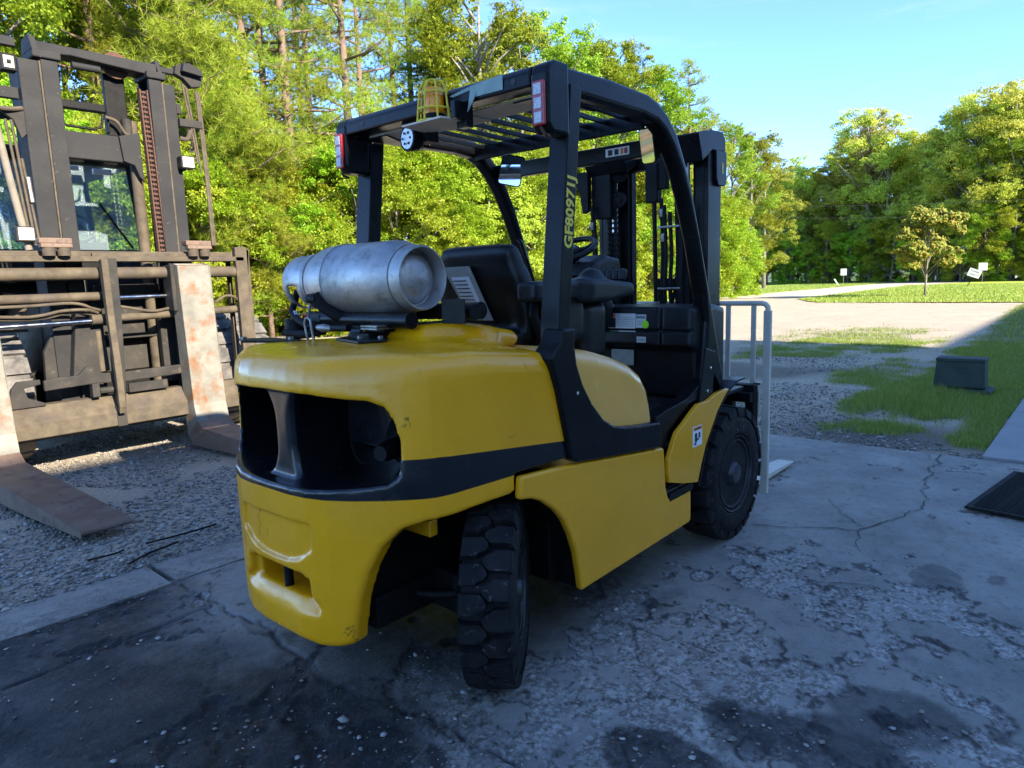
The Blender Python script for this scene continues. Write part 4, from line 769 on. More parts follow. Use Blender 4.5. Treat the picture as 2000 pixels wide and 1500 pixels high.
# cab
cb = B('cab', BD, TR, (.15, 1.98, 5.78, 7.3, 2.78, 2.90), (.15, 1.98, 5.80, 7.3, 1.60, 1.93), bevel=.04)
for a, b in (((.18, 5.82, 1.9), (.25, 5.86, 2.82)), ((1.98, 5.82, 1.9), (1.91, 5.86, 2.82)), ((.18, 7.2, 1.9), (.22, 7.2, 2.82)), ((1.95, 7.2, 1.9), (1.92, 7.2, 2.82)), ((1.30, 7.2, 1.9), (1.30, 7.2, 2.82)), ((1.30, 5.85, 1.9), (1.31, 5.86, 2.82)), ((.8, 7.2, 1.9), (.8, 7.2, 2.82))):
    T('cab_pillar', BD, cb, [a, b], .035, 8)
B('windscreen', M['glass'], cb, (.22, 1.30, 5.845, 5.851, 1.93, 2.79), (1.32, 1.93, 5.845, 5.851, 1.93, 2.79))
B('rear_window', M['glass'], cb, (.25, 1.28, 7.195, 7.201, 1.93, 2.79), (1.32, 1.90, 7.195, 7.201, 1.93, 2.79))
T('wiper', BD, cb, [(1.86, 5.83, 1.95), (1.58, 5.83, 2.40)], .010, 6)
sdf_obj('cab_seat', lambda X, Y, Z: smin(sdbox(X, Y, Z, (1.42, 6.65, 2.18), (.20, .06, .28), .05), sdbox(X, Y, Z, (1.42, 6.4, 1.92), (.22, .26, .06), .05), .05), (1.18, 6.1, 1.84), (1.66, 6.75, 2.5), .03, M['vinyl'], TR)
T('cab_steering_wheel', BD, TR, [Vector((1.42, 6.08, 2.16))+Vector((math.cos(t), .35*math.sin(t), .9*math.sin(t)))*.16 for t in [i*math.pi/10 for i in range(21)]], .016, 6)
B('cab_console', BD, TR, (1.2, 1.66, 5.95, 6.1, 1.9, 2.02), bevel=.02); MB().prism([(1.4, 2.5), (1.62, 2.42), (1.82, 2.20), (1.60, 2.12), (1.45, 2.2)], 'Y', 6.9, 6.95).build('cab_headrest', M['vinyl'], TR, bevel=.02)
MW2 = (M['gtyre'], OB)
tyre('front', (.22, 5.36, .62), .625, .62, .34, math.pi/2, TR, MW2, 20); tyre('front', (2.48, 5.36, .62), .625, .62, .34, math.pi/2, TR, MW2, 20)
tyre('rear', (.35, 7.9, .55), .555, .45, .30, math.pi/2, TR, MW2, 20); tyre('rear', (2.35, 7.9, .55), .555, .45, .30, math.pi/2, TR, MW2, 20)
B('counterweight_block', OB, TR, (.3, 2.4, 8.2, 8.9, .5, 1.7), bevel=.08)
# ================================================================ ground
def gmat(name, fn):
    m, nt, p = mk(name); fn(nt, p); return m
def attr(nt, n): return nd(nt, 'ShaderNodeAttribute', attribute_name=n).outputs['Fac']
def slab_nodes(nt, p):
    L = nt.links
    base = mixc(nt, ramp(nt, noise(nt, 1.3, 8, .65), .35, .68), (.33, .30, .25), (.155, .145, .125))
    base = mixc(nt, attr(nt, 'tone'), base, (.27, .25, .215)); base = mixc(nt, ramp(nt, noise(nt, 5, 9, .75), .5, .72, 0, .55), base, (.27, .265, .25))
    base = mixc(nt, ramp(nt, noise(nt, 26, 6, .7), .62, .70, 0, .6), base, (.07, .07, .072))
    rub = mixc(nt, ramp(nt, noise(nt, 45, 5, .7), .42, .6), (.15, .13, .105), (.44, .41, .36))
    rub = mixc(nt, ramp(nt, noise(nt, 9, 4, .6), .5, .62), rub, (.30, .28, .245))
    def brk(a, sc, amt, lo, hi):
        m1 = nd(nt, 'ShaderNodeMath', operation='MULTIPLY_ADD'); L.new(noise(nt, sc, 7, .75), m1.inputs[0]); m1.inputs[1].default_value = amt
        m2 = nd(nt, 'ShaderNodeMath', operation='SUBTRACT'); L.new(a, m2.inputs[0]); m2.inputs[1].default_value = amt*.5; L.new(m2.outputs[0], m1.inputs[2]); return ramp(nt, m1.outputs[0], lo, hi)
    base = mixc(nt, ramp(nt, noise(nt, 14, 9, .8), .52, .60, 0, .45), base, (.085, .08, .075)); base = mixc(nt, ramp(nt, noise(nt, 75, 5, .7), .57, .66, 0, .5), base, (.34, .33, .30))
    col = mixc(nt, brk(attr(nt, 'rub'), 16, .9, .38, .60), base, rub)
    edge = mixc(nt, brk(attr(nt, 'edge'), 30, .8, .28, .95), col, (.040, .035, .030))
    oil_shade_f = brk(attr(nt, 'oil'), 11, .75, .05, .95); grit = mixc(nt, ramp(nt, noise(nt, 60, 6, .75), .54, .66), (.008, .0078, .0075), (.055, .05, .045))
    dk = mixc(nt, oil_shade_f, edge, grit)
    dk = mixc(nt, attr(nt, 'warm'), dk, (.22, .20, .17))
    L.new(dk, p.inputs['Base Color'])
    L.new(ramp(nt, noise(nt, 3, 6, .7), .35, .65, .5, .85), p.inputs['Roughness'])
    b = bump(nt, p, noise(nt, 20, 9, .75), .6, .016); bump(nt, p, noise(nt, 120, 4, .7), .5, .004, b)
M['slab'] = gmat('stained_concrete', slab_nodes)
hx, hy = .016, .016
gx_ = np.arange(-2.6, 5.061, hx); gy_ = np.arange(-3.0, 1.461, hy); GX, GY = np.meshgrid(gx_, gy_, indexing='ij')
wob = lambda s, a, sd_: (noise2(GX*s, GY*s, sd_, 4)-.5)*a
region = np.exp(-(((GX-1.1)/1.05)**2+((GY+1.15)/.85)**2))*.40+np.exp(-(((GX-.1)/.7)**2+((GY+1.0)/.8)**2))*.22+np.exp(-(((GX-1.2)/1.2)**2+((GY+.1)/.5)**2))*.12-.20*sstep(1.9, 2.6, GX)
n1 = noise2(GX*1.9+3, GY*1.9, 3, 6, .62); n2 = noise2(GX*7, GY*7, 5, 4, .6)
wr = np.random.default_rng(33); WP = np.stack([wr.uniform(-2.9, 5.2, 420), wr.uniform(-3.3, 1.8, 420)], 1); wx_ = GX+wob(2.5, .34, 64)+wob(9, .07, 65); wy_ = GY+wob(2.5, .34, 66)+wob(9, .07, 67)
w1 = np.full(GX.shape, 9.); w2 = np.full(GX.shape, 9.); wi = np.zeros(GX.shape, int)
for i_, (a_, b_) in enumerate(WP):
    q_ = np.hypot(wx_-a_, wy_-b_); c_ = q_ < w1; w2 = np.where(c_, w1, np.minimum(w2, q_)); wi = np.where(c_, i_, wi); w1 = np.where(c_, q_, w1)
we = w2-w1; wt = wr.random(420)[wi]; left = sstep(1.1, -.2, GX)*.5+np.clip(region, 0, 1)
f = (n1-.5)*.62+(n2-.5)*.34+region*.50-we*.75-.035+.04*left; rub = sstep(0, .018, f); edge = sstep(-.03, 0, f)*(1-sstep(.0, .03, f))
fine = (1-sstep(.004, .016, we))*sstep(.12, .3, left+(n1-.5)*.9)*sstep(.45, .6, noise2(GX*2.1, GY*2.1, 68, 3)); edge = np.maximum(edge, fine*.85)
# specific chips in the smooth part
for (cx, cy, r_) in ((1.9, -1.32, .055), (1.75, -1.75, .05), (1.5, -1.52, .06), (.95, -1.55, .06), (.88, -1.78, .06), (.75, -1.4, .07), (1.45, -1.05, .06), (2.2, -1.05, .04), (2.02, -.85, .09), (1.85, -.72, .07)):
    dd = np.hypot((GX-cx), (GY-cy)*1.5)+wob(14, .09, 21); rub = np.maximum(rub, 1-sstep(r_*.8, r_, dd)); edge = np.maximum(edge, sstep(r_*.8, r_, dd)*(1-sstep(r_*1.05, r_*1.35, dd)))
oil = np.clip(sstep(.55, -.15, GX+wob(1.2, 1.1, 8)*.7)*.93, 0, 1)*sstep(-1.9, -.3, GY+GX*.55+wob(1.5, 1.2, 9))
oil = np.maximum(oil, .88*np.exp(-(((GX-1.2)/1.15)**2+((GY-.0)/.62)**2)**2))  # stain under the forklift, with its contact shade put into the mask
blot = sstep(.55, .66, noise2(GX*1.4+9, GY*1.4+4, 12, 5)); oil = np.maximum(oil, blot*.75*sstep(2.3, 1.0, GX))
oil = np.clip((oil*1.15+(wt-.5)*.35*left)*(.62+.6*noise2(GX*3, GY*3, 14, 5)), 0, .97)
for (cx, cy, rx, ry, a) in ((1.18, -1.72, .20, .22, .62), (.75, -2.05, .3, .12, .55), (.55, -1.2, .16, .28, .8)): 
    dd = np.sqrt(((GX-cx)/rx)**2+((GY-cy)/ry)**2)+wob(5, 1.1, 31); oil = np.maximum(oil, a*(1-sstep(.75, 1.0, dd)))
spot = 0*GX
for (cx, cy, rx, ry) in ((2.50, -1.62, .17, .11), (2.62, -1.84, .11, .05)):
    dd = np.sqrt(((GX-cx)/rx)**2+((GY-cy)/ry)**2)+wob(5, 1.3, 41)+wob(20, .4, 42); spot = np.maximum(spot, 1-sstep(.8, 1.0, dd))
oil = np.maximum(oil, spot*.5); warm = sstep(.52, .7, noise2(GX*.8+2, GY*.8, 51, 4))*.35*sstep(2.0, 3.0, GX)
joints = [[(.17, 1.5), (.2, .6), (.14, .0), (.24, -.6), (.20, -1.3), (.28, -2.2)], [(-2.6, .95), (-1.2, .9), (.16, .98)]]
jd = 9
for j in joints: jd = np.minimum(jd, seg_dist(GX+wob(6, .07, 61), GY+wob(6, .07, 62), j))
jl = (1-sstep(.004, .012, jd))*sstep(.42, .55, noise2(GX*1.3, GY*1.3, 63, 3)+.04); edge = np.maximum(edge, jl*.9)
crk = [[(5.05, -1.22), (4.86, -1.20), (4.75, -1.25), (4.55, -1.21), (4.41, -1.26), (4.2, -1.24), (4.02, -1.30), (3.92, -1.28), (3.75, -1.36), (3.65, -1.34), (3.50, -1.36), (3.44, -1.31), (3.28, -1.30), (3.19, -1.25), (3.05, -1.21), (2.98, -1.17), (2.90, -1.16), (2.89, -1.05), (2.84, -1.0), (2.80, -.9), (2.74, -.84), (2.70, -.72), (2.66, -.64)],
       [(5.0, -1.14), (4.8, -1.17)], [(2.90, -1.16), (2.80, -1.20), (2.72, -1.18), (2.60, -1.25)], [(2.98, -1.17), (3.15, -1.0), (3.4, -.85)], [(2.0, -1.3), (2.15, -1.45), (2.1, -1.6)], [(1.9, -1.1), (2.1, -1.2), (2.2, -1.4)]]
cdist = 9
for j in crk: cdist = np.minimum(cdist, seg_dist(GX, GY, j))
H = -.006*fine*left+(wt-.5)*.010*left-.010*rub+rub*(noise2(GX*22, GY*22, 71, 3)-.45)*.016-.012*jl+wob(1.1, .012, 72)+left*(noise2(GX*5, GY*5, 73, 4)-.5)*.022+(n2-.5)*.003-.003*blot
nX, nY = GX.shape; idx = np.arange(nX*nY).reshape(nX, nY)
F4 = np.stack([idx[:-1, :-1], idx[1:, :-1], idx[1:, 1:], idx[:-1, 1:]], -1).reshape(-1, 4)
sl_ = fast_obj('concrete_slab', np.stack([GX, GY, H], -1).reshape(-1, 3), F4, M['slab'], None, attrs={'tone': (wt*left).ravel(), 'rub': rub.ravel(), 'edge': edge.ravel(), 'oil': oil.ravel(), 'warm': warm.ravel()}, smooth=True); sl_['kind'] = 'structure'
def crack_strip(name, pts, w0, mat, z=.006):
    pts = [Vector((*p, z)) for p in pts]; out = []
    rr = random.Random(5)
    for a, b in zip(pts, pts[1:]):
        n = max(2, int((b-a).length/.03))
        for k in range(n): out.append(a.lerp(b, k/n)+Vector((rr.uniform(-.010, .010), rr.uniform(-.010, .010), 0)))
    out.append(pts[-1]); v = []; f = []
    for i, p in enumerate(out):
        t = (out[min(i+1, len(out)-1)]-out[max(i-1, 0)]).normalized(); s = Vector((-t.y, t.x, 0)); w_ = w0*rr.uniform(.35, 1.2)
        v += [p+s*w_, p-s*w_]
        if i: f.append((2*i-2, 2*i-1, 2*i+1, 2*i))
    o = mesh_obj(name, v, f, mat); o['kind'] = 'structure'; return o
for i, j in enumerate(crk): crack_strip('slab_crack', j, .0055 if i == 0 else .003, M['ink'], z=.0065)
def flat(name, poly, z, mat, kind='structure', rag=0, step=.3, seed=1):
    P = [Vector((*p, 0)) for p in poly]; out = []; rr = random.Random(seed)
    for a, b in zip(P, P[1:]+P[:1]):
        n = max(1, int((b-a).length/step)) if rag else 1
        for k in range(n):
            p = a.lerp(b, k/n); out.append((p.x+rr.uniform(-rag, rag), p.y+rr.uniform(-rag, rag), z))
    o = mesh_obj(name, out, [tuple(range(len(out)))], mat, origin=Vector((0, 0, 0))); o['kind'] = kind
    import bmesh as _b
    bm = _b.new(); bm.from_mesh(o.data); _b.ops.triangulate(bm, faces=bm.faces[:])
    if bm.faces and sum(f_.normal.z for f_ in bm.faces) < 0: _b.ops.reverse_faces(bm, faces=bm.faces[:])
    bm.to_mesh(o.data); bm.free(); return o
def strip_nodes(nt, p):
    c = mixc(nt, ramp(nt, noise(nt, 2.5, 8, .7), .35, .68), (.30, .275, .23), (.13, .122, .108))
    c = mixc(nt, ramp(nt, noise(nt, 5, 9, .8), .54, .66, 0, .85), c, (.075, .06, .05)); c = mixc(nt, ramp(nt, noise(nt, 30, 5), .60, .66, 0, .7), c, (.06, .055, .05)); c = mixc(nt, ramp(nt, noise(nt, 3.3, 9, .85), .50, .58, 0, .75), c, (.085, .078, .07)); c = mixc(nt, ramp(nt, noise(nt, 80, 4), .55, .66, 0, .6), c, (.36, .34, .30))
    nt.links.new(c, p.inputs['Base Color']); p.inputs['Roughness'].default_value = .7; bump(nt, p, noise(nt, 25, 8, .7), .3, .01)
M['strip'] = gmat('kerb_concrete', strip_nodes)
for (a, b) in ((-3.0, .155), (.19, 1.6), (1.63, 3.2), (3.23, 5.05)):
    k_ = MB().prism([(a, 1.40), (b, 1.39), (b+.01, 1.76), (a, 1.755)], 'Z', -.08, .004).build('kerb_strip', M['strip'], None, bevel=.003); k_['kind'] = 'structure'
def walk_nodes(nt, p):
    c = mixc(nt, ramp(nt, noise(nt, 1.6, 8, .7), .35, .68), (.27, .265, .25), (.19, .19, .185)); c = mixc(nt, ramp(nt, noise(nt, 40, 5), .64, .70, 0, .5), c, (.09, .09, .085))
    nt.links.new(c, p.inputs['Base Color']); p.inputs['Roughness'].default_value = .65; bump(nt, p, noise(nt, 60, 8, .7), .3, .006)
M['walk'] = gmat('walk_concrete', walk_nodes)
for (a, b) in ((5.075, 8.6), (8.62, 12.2), (12.22, 16), (16.02, 24), (24.02, 36)):
    k_ = B('path_slab', M['walk'], None, (a, b, -3.05, -1.47, -.10, .02), bevel=.008); k_['kind'] = 'structure'
k_ = B('slab_base', M['walk'], None, (-26, 5.055, -15, 1.46, -.25, -.045)); k_['kind'] = 'structure'
k_ = B('slab_edge', M['strip'], None, (5.0, 5.062, -3.0, 1.46, -.2, -.012)); k_['kind'] = 'structure'
# yard: gravel, dirt and grass, one relief sheet
def yard_nodes(nt, p):
    L = nt.links
    c = mixc(nt, ramp(nt, noise(nt, .9, 7, .65), .36, .66), (.54, .445, .315), (.44, .36, .25))
    c = mixc(nt, ramp(nt, noise(nt, 38, 6, .75), .42, .66), c, (.34, .29, .23)); c = mixc(nt, ramp(nt, noise(nt, 95, 4, .7), .52, .66, 0, .8), c, (.10, .09, .08))
    c = mixc(nt, ramp(nt, noise(nt, 2.3, 9, .8), .56, .66, 0, .55), c, (.14, .11, .085))
    c = mixc(nt, attr(nt, 'damp'), c, (.105, .078, .055))
    g = mixc(nt, ramp(nt, noise(nt, 12, 7, .7), .38, .66), (.10, .115, .03), (.22, .18, .09))
    L.new(mixc(nt, attr(nt, 'grass'), c, g), p.inputs['Base Color']); p.inputs['Roughness'].default_value = .85
    b = bump(nt, p, noise(nt, 16, 8, .7), .6, .03); bump(nt, p, noise(nt, 80, 5, .7), .8, .012, b)
M['yard'] = gmat('sandy_gravel', yard_nodes)
gx_ = np.concatenate([np.arange(-6, 14, .08), np.arange(14, 40, .25)]); gy_ = np.concatenate([np.arange(-3.2, 6, .08), np.arange(6, 21, .25)])
YX, YY = np.meshgrid(gx_, gy_, indexing='ij')
def grass_mask(x, y):
    n = noise2(x*.55+4, y*.55, 81, 5, .6); n_ = noise2(x*2.2, y*2.2, 82, 4, .6)
    m = 1.5*np.exp(-(((x-8.2)/1.5)**2+((y+.62)/.75)**2)**1.5)+.42*np.exp(-(((x-6.3)/1.0)**2+((y+.6)/.8)**2))+.75*np.exp(-(((x-9.9)/1.6)**2+((y-.45)/.55)**2)**2)
    m = m+1.0*sstep(-1.05, -1.3, y)*sstep(5.2, 5.8, x)+.55*np.exp(-(((x-5.75)/.35)**2+((y+.45)/.35)**2))
    m = m+.62*np.exp(-(((x-15)/4.5)**2+((y-2.2)/2.3)**2)**2)*sstep(10, 11.5, x)+1.1*sstep(.1, -.6, y-.03*(x-9))*sstep(8.5, 9.5, x)
    m = m+.6*sstep(19, 23, x)*sstep(1.2, -.3, y-.0*x)+.5*np.exp(-(((x-11)/1.0)**2+((y-3.0)/.5)**2))
    m = m+1.2*sstep(17.6, 18.6, y+n*1.2)+.45*np.exp(-(((x-6.2)/.8)**2+((y-.9)/.45)**2)+.55*sstep(20, 24, x)*sstep(7, 3, y))
    m = np.where((y > -1.45) | (x < 5), m, 0)
    return np.clip(sstep(.30, .85, m*(.35+.65*n*1.7)+(n_-.5)*.9*np.clip(m*3, 0, 1)), 0, 1)*np.where((x < 5.06) & (y < 1.8), 0, 1)
GM = grass_mask(YX, YY); und = (YX < 5.3) & (YY < 1.9)
YZ = -.028+(noise2(YX*.6, YY*.6, 90, 4)-.5)*.05+(noise2(YX*4, YY*4, 91, 3)-.5)*.016
YZ = -.028+(YZ+.028)*sstep(36, 28, YX); YZ = np.where((YX < 5.0) & (YY < 1.7), -.07, YZ); YZ = np.where(YY > 1.7, YZ+.022*sstep(3, 1.8, YY)*sstep(5.6, 4.9, YX), YZ)
damp = np.clip(sstep(.48, .66, noise2(YX*.45+7, YY*.45, 95, 5))*sstep(13, 9, YX)*.7*sstep(4.8, 4.5, YY)+.85*np.exp(-(((YX-5.7)/.6)**2+((YY+.7)/.9)**2)**2)+.5*sstep(4.2, 2.2, YY)*sstep(5, 2, YX)*noise2(YX*1.3, YY*3, 97, 4), 0, .9)
nX, nY = YX.shape; idx = np.arange(nX*nY).reshape(nX, nY)
F4 = np.stack([idx[:-1, :-1], idx[1:, :-1], idx[1:, 1:], idx[:-1, 1:]], -1).reshape(-1, 4)
yd = fast_obj('gravel_yard', np.stack([YX, YY, YZ], -1).reshape(-1, 3), F4, M['yard'], None, attrs={'grass': GM.ravel(), 'damp': damp.ravel()}, smooth=True); yd['kind'] = 'structure'
M['field'] = pm('forest_floor_grass', (.075, .11, .02), (.05, .06, .02), .3, .9, bs=3, bst=.5)
M['lawn'] = pm('mown_lawn', (.34, .42, .025), (.27, .33, .025), .35, .85, bs=20, bst=.6, c3=(.30, .31, .06), s3=1.2)
M['road'] = pm('pale_sandy_road', (.54, .455, .33), (.46, .385, .28), .5, .85, bs=18, bst=.3, c3=(.26, .22, .17), s3=1.5)
flat('ground', [(-500, -500), (600, -500), (600, 600), (-500, 600)], -.12, M['field'])
flat('sandy_road', [(37.5, -3), (37.5, 16.6), (39.5, 16.2), (50, 15.6), (66, 14.8), (74, 14.5), (90, 11), (120, -20), (110, -28), (86, 4), (74, 6.5), (60, 10), (44, 9.8), (38, 10.4), (37.5, -18)], -.006, M['road'], rag=.12, step=.6)
LAWN1 = [(36.2, 10.5), (41, 10.2), (50, 10.4), (58, 10.2), (67, 7.8), (73.5, 5.2), (80, -1), (90, -18), (31, -18), (31.4, .5), (32.3, 8.2), (33.5, 9.3)]
LAWN2 = [(38.8, 16.1), (50, 15.5), (66, 14.6), (74, 14.2), (92, 18), (100, 60), (40, 60), (30, 21), (36, 17.4)]
flat('lawn', LAWN1, .004, M['lawn'], rag=.15, step=.5); flat('lawn', LAWN2, .006, M['lawn'], rag=.15, step=.5)
# loose stones -----------------------------------------------------
ICO = np.array([(0, 0, 1), (.9, 0, .35), (.28, .85, .35), (-.72, .53, .35), (-.72, -.53, .35), (.28, -.85, .35), (0, 0, -.6)], dtype=np.float32)
ICF = np.array([(0, 1, 2), (0, 2, 3), (0, 3, 4), (0, 4, 5), (0, 5, 1), (6, 2, 1), (6, 3, 2), (6, 4, 3), (6, 5, 4), (6, 1, 5)])
def stones(name, x, y, z, r, mat, kind='stuff'):
    n = len(x); a = rng.uniform(0, 2*np.pi, n); v = ICO[None]*rng.uniform(.65, 1.3, (n, 7, 1)); sc_ = np.stack([rng.uniform(.7, 1.4, n), rng.uniform(.7, 1.2, n), rng.uniform(.45, .8, n)], 1)
    v = v*sc_[:, None]; c, s = np.cos(a)[:, None], np.sin(a)[:, None]; v = np.stack([v[:, :, 0]*c-v[:, :, 1]*s, v[:, :, 0]*s+v[:, :, 1]*c, v[:, :, 2]], -1)*r[:, None, None]
    v += np.stack([x, y, z], 1)[:, None]; F = (ICF[None]+np.arange(n)[:, None, None]*7).reshape(-1, 3); o = fast_obj(name, v.reshape(-1, 3), F, mat, None); o['kind'] = kind; return o
def stone_mat():
    m, nt, p = mk('crushed_stone'); g = nd(nt, 'ShaderNodeNewGeometry'); r_ = nt.nodes.new('ShaderNodeValToRGB'); nt.links.new(g.outputs['Random Per Island'], r_.inputs[0])
    e = r_.color_ramp.elements; e[0].color = (.085, .075, .062, 1); e[1].color = (.42, .38, .32, 1); x = e.new(.5); x.color = (.22, .20, .17, 1); x = e.new(.8); x.color = (.30, .29, .28, 1)
    nt.links.new(r_.outputs[0], p.inputs['Base Color']); p.inputs['Roughness'].default_value = .7; return m
M['stone'] = stone_mat()
def yz(x, y): return -.028+(noise2(x*.6, y*.6, 90, 4)-.5)*.05+(noise2(x*4, y*4, 91, 3)-.5)*.016+.022*sstep(3, 1.8, y)*(y > 1.7)*sstep(5.6, 4.9, x)
n = 52000; x = rng.uniform(-2.0, 5.5, n); y = 1.72+rng.uniform(0, 1, n)**1.25*4.6; r_ = rng.lognormal(-4.75, .45, n).clip(.004, .024)
k = noise2(x*1.1, y*1.1, 101, 4) > .36; x, y, r_ = x[k], y[k], r_[k]; stones('gravel', x, y, yz(x, y)+.002, r_, M['stone'])
n = 26000; x = 5.07+rng.uniform(0, 1, n)**1.5*6.5; y = rng.uniform(-1.45, 4.5, n); r_ = rng.lognormal(-4.7, .5, n).clip(.004, .03)
k = noise2(x*.8, y*.8, 102, 4) > .42; x, y, r_ = x[k], y[k], r_[k]; stones('gravel', x, y, yz(x, y)+.002, r_, M['stone'])
n = 30000; x = rng.uniform(-1, 2.6, n); y = rng.uniform(-2.4, 1.4, n); xi = ((x+2.6)/hx).astype(int); yi = ((y+3)/hy).astype(int)
pr = rub[xi, yi]*.20+.005+.06*jl[xi, yi]+.05*(noise2(x*1.7, y*1.7, 103, 3) > .6); k = rng.uniform(0, 1, n) < pr; x, y, xi, yi = x[k], y[k], xi[k], yi[k]
stones('rubble', x, y, H[xi, yi]+.002, rng.lognormal(-5.3, .55, len(x)).clip(.002, .016), M['stone'])
for (x, y, r_) in ((.02, -.28, .024), (.62, -.62, .02), (1.62, -.95, .018), (1.35, -.72, .02), (.9, -.35, .018)):
    o = stones('loose_stone', np.array([x]), np.array([y]), np.array([.008]), np.array([r_]), M['stone'], None); del o['kind']; tag(o, 'pale loose pebble lying on the stained concrete slab', 'stone', 'loose pebbles on the slab')
# grass blades -----------------------------------------------------
def leafmat(name, c1, c2, tr=.35, c3=None, obj=.25):
    m, nt, p = mk(name); L = nt.links; g = nd(nt, 'ShaderNodeNewGeometry'); r_ = nt.nodes.new('ShaderNodeValToRGB'); L.new(g.outputs['Random Per Island'], r_.inputs[0])
    e = r_.color_ramp.elements; e[0].color = (*c1, 1); e[1].color = (*c2, 1)
    if c3: x = e.new(.78); x.color = (*c2, 1); e[-1].color = (*c3, 1)
    oi = nd(nt, 'ShaderNodeObjectInfo'); hs = nd(nt, 'ShaderNodeHueSaturation'); L.new(ramp(nt, oi.outputs['Random'], 0, 1, .5-.035*obj*4, .5+.03*obj*4), hs.inputs['Hue']); L.new(ramp(nt, oi.outputs['Random'], 0, 1, 1-obj, 1+obj), hs.inputs['Value']); L.new(r_.outputs[0], hs.inputs['Color'])
    L.new(hs.outputs[0], p.inputs['Base Color']); p.inputs['Roughness'].default_value = .5; p.inputs['Specular IOR Level'].default_value = .35
    t = nd(nt, 'ShaderNodeBsdfTranslucent'); L.new(hs.outputs[0], t.inputs[0]); mx = nd(nt, 'ShaderNodeMixShader'); mx.inputs[0].default_value = tr
    L.new(p.outputs[0], mx.inputs[1]); L.new(t.outputs[0], mx.inputs[2]); L.new(mx.outputs[0], nt.nodes['Material Output'].inputs[0]); return m
M['blade'] = leafmat('grass_blades', (.14, .22, .03), (.34, .44, .07), .45, (.50, .42, .20), 0)
def blades(name, x, y, z, h, w_, mat=None):
    n = len(x); a = rng.uniform(0, 2*np.pi, n); lean = rng.normal(0, .35, (n, 2))*h[:, None]; dx, dy = np.cos(a)*w_, np.sin(a)*w_
    v = np.stack([np.stack([x-dx, y-dy, z-.01], 1), np.stack([x+dx, y+dy, z-.01], 1), np.stack([x+lean[:, 0], y+lean[:, 1], z+h], 1)], 1)
    o = fast_obj(name, v.reshape(-1, 3), np.arange(3*n).reshape(n, 3), mat or M['blade'], None); o['kind'] = 'stuff'; return o
n = 420000; x = 5.1+rng.uniform(0, 1, n)**1.2*10; y = rng.uniform(-1.46, 3.0, n); g = grass_mask(x, y); k = rng.uniform(0, 1, n) < g*(.62+.38*(noise2(x*3, y*3, 88, 3) > .47))+.006; x, y = x[k], y[k]
tall = np.exp(-(((x-7.6)/1.2)**2+((y+.6)/.5)**2)); blades('grass', x, y, yz(x, y), rng.uniform(.02, .055, len(x))*(1+2.6*tall), rng.uniform(.002, .004, len(x)))
n = 160000; x = rng.uniform(12, 38, n); y = rng.uniform(-6, 8, n); g = grass_mask(x, y); k = rng.uniform(0, 1, n) < g*.8; x, y = x[k], y[k]
blades('grass', x, y, yz(x, y), rng.uniform(.025, .07, len(x)), rng.uniform(.005, .012, len(x)))
n = 45000; x = rng.uniform(31.4, 60, n); y = rng.uniform(-5, 10.2, n); k = (y < 8+(x-31.4)*.5); x, y = x[k], y[k]; blades('lawn_grass', x, y, .008+0*x, rng.uniform(.04, .11, len(x)), rng.uniform(.012, .03, len(x)))
n = 45000; x = rng.uniform(30, 72, n); y = rng.uniform(14.4, 23, n); k = y > 16.2-(x-38)*.055; x, y = x[k], y[k]; blades('lawn_grass', x, y, .008+0*x, rng.uniform(.04, .12, len(x)), rng.uniform(.012, .03, len(x)))
n = 30000; x = rng.uniform(-4, 34, n); y = 18.0+rng.uniform(0, 1.4, n); blades('verge_grass', x, y, -.02+0*x, rng.uniform(.08, .35, n), rng.uniform(.008, .02, n))
# twigs lying by the kerb
for a in ([(.28, 2.02, .03), (.50, 1.98, .035), (.68, 1.97, .04)], [(.10, 1.80, .02), (.22, 1.84, .03), (.40, 1.86, .04)], [(-.02, 2.05, .02), (.10, 2.0, .03), (.16, 2.02, .03)]):
    o = MB().tube(curve(a, 4), .006, 5).build('twig', M['black_dull'], None); tag(o, 'thin dark twig lying on the gravel beside the kerb strip', 'twig', 'twigs by the kerb')
# ================================================================ door mat, utility box
mt = empty('door_mat', (4.2, -2.0, .012), 'black ribbed rubber door mat lying on the slab at the right', 'mat')
Mm = Matrix.Translation((3.66, -1.56, .012)) @ Matrix.Rotation(R(-8), 4, 'Z')
m = MB(); m.box(0, 1.06, -.62, 0, 0, .006, Mm)
m.build('mat_base', M['rubber'], mt)
m = MB()
for (a, b, c, d) in ((0, 1.06, -.035, 0), (0, 1.06, -.62, -.585), (0, .035, -.585, -.035), (1.025, 1.06, -.585, -.035)): m.box(a, b, c, d, 0, .014, Mm)
m.build('mat_border', M['rubber'], mt, bevel=.005)
for i in range(38):
    B('mat_rib', M['rubber'], mt, (.045+i*.0258, .055+i*.0258, -.58, -.04, .005, .015)) if False else MB().box(.045+i*.0258, .056+i*.0258, -.58, -.04, .005, .0155, Mm).build('mat_rib', M['rubber'], mt)
ub = empty('utility_box', (8.45, -.85, 0), 'dark green metal utility box standing in the grass beside the path', 'utility box')
m = MB(); v = []
for z, d, x0, x1, y0, y1 in ((.06, 0, 8.20, 8.50, -1.10, -.58), (.38, .02, 8.225, 8.48, -1.08, -.60)):
    v += [(x0, y0, z), (x1, y0, z), (x1, y1, z), (x0, y1, z)]
m.add(v, [(3, 2, 1, 0), (4, 5, 6, 7), (0, 1, 5, 4), (1, 2, 6, 5), (2, 3, 7, 6), (3, 0, 4, 7)]); m.build('box_body', M['gbox'], ub, bevel=.025, seg=3)
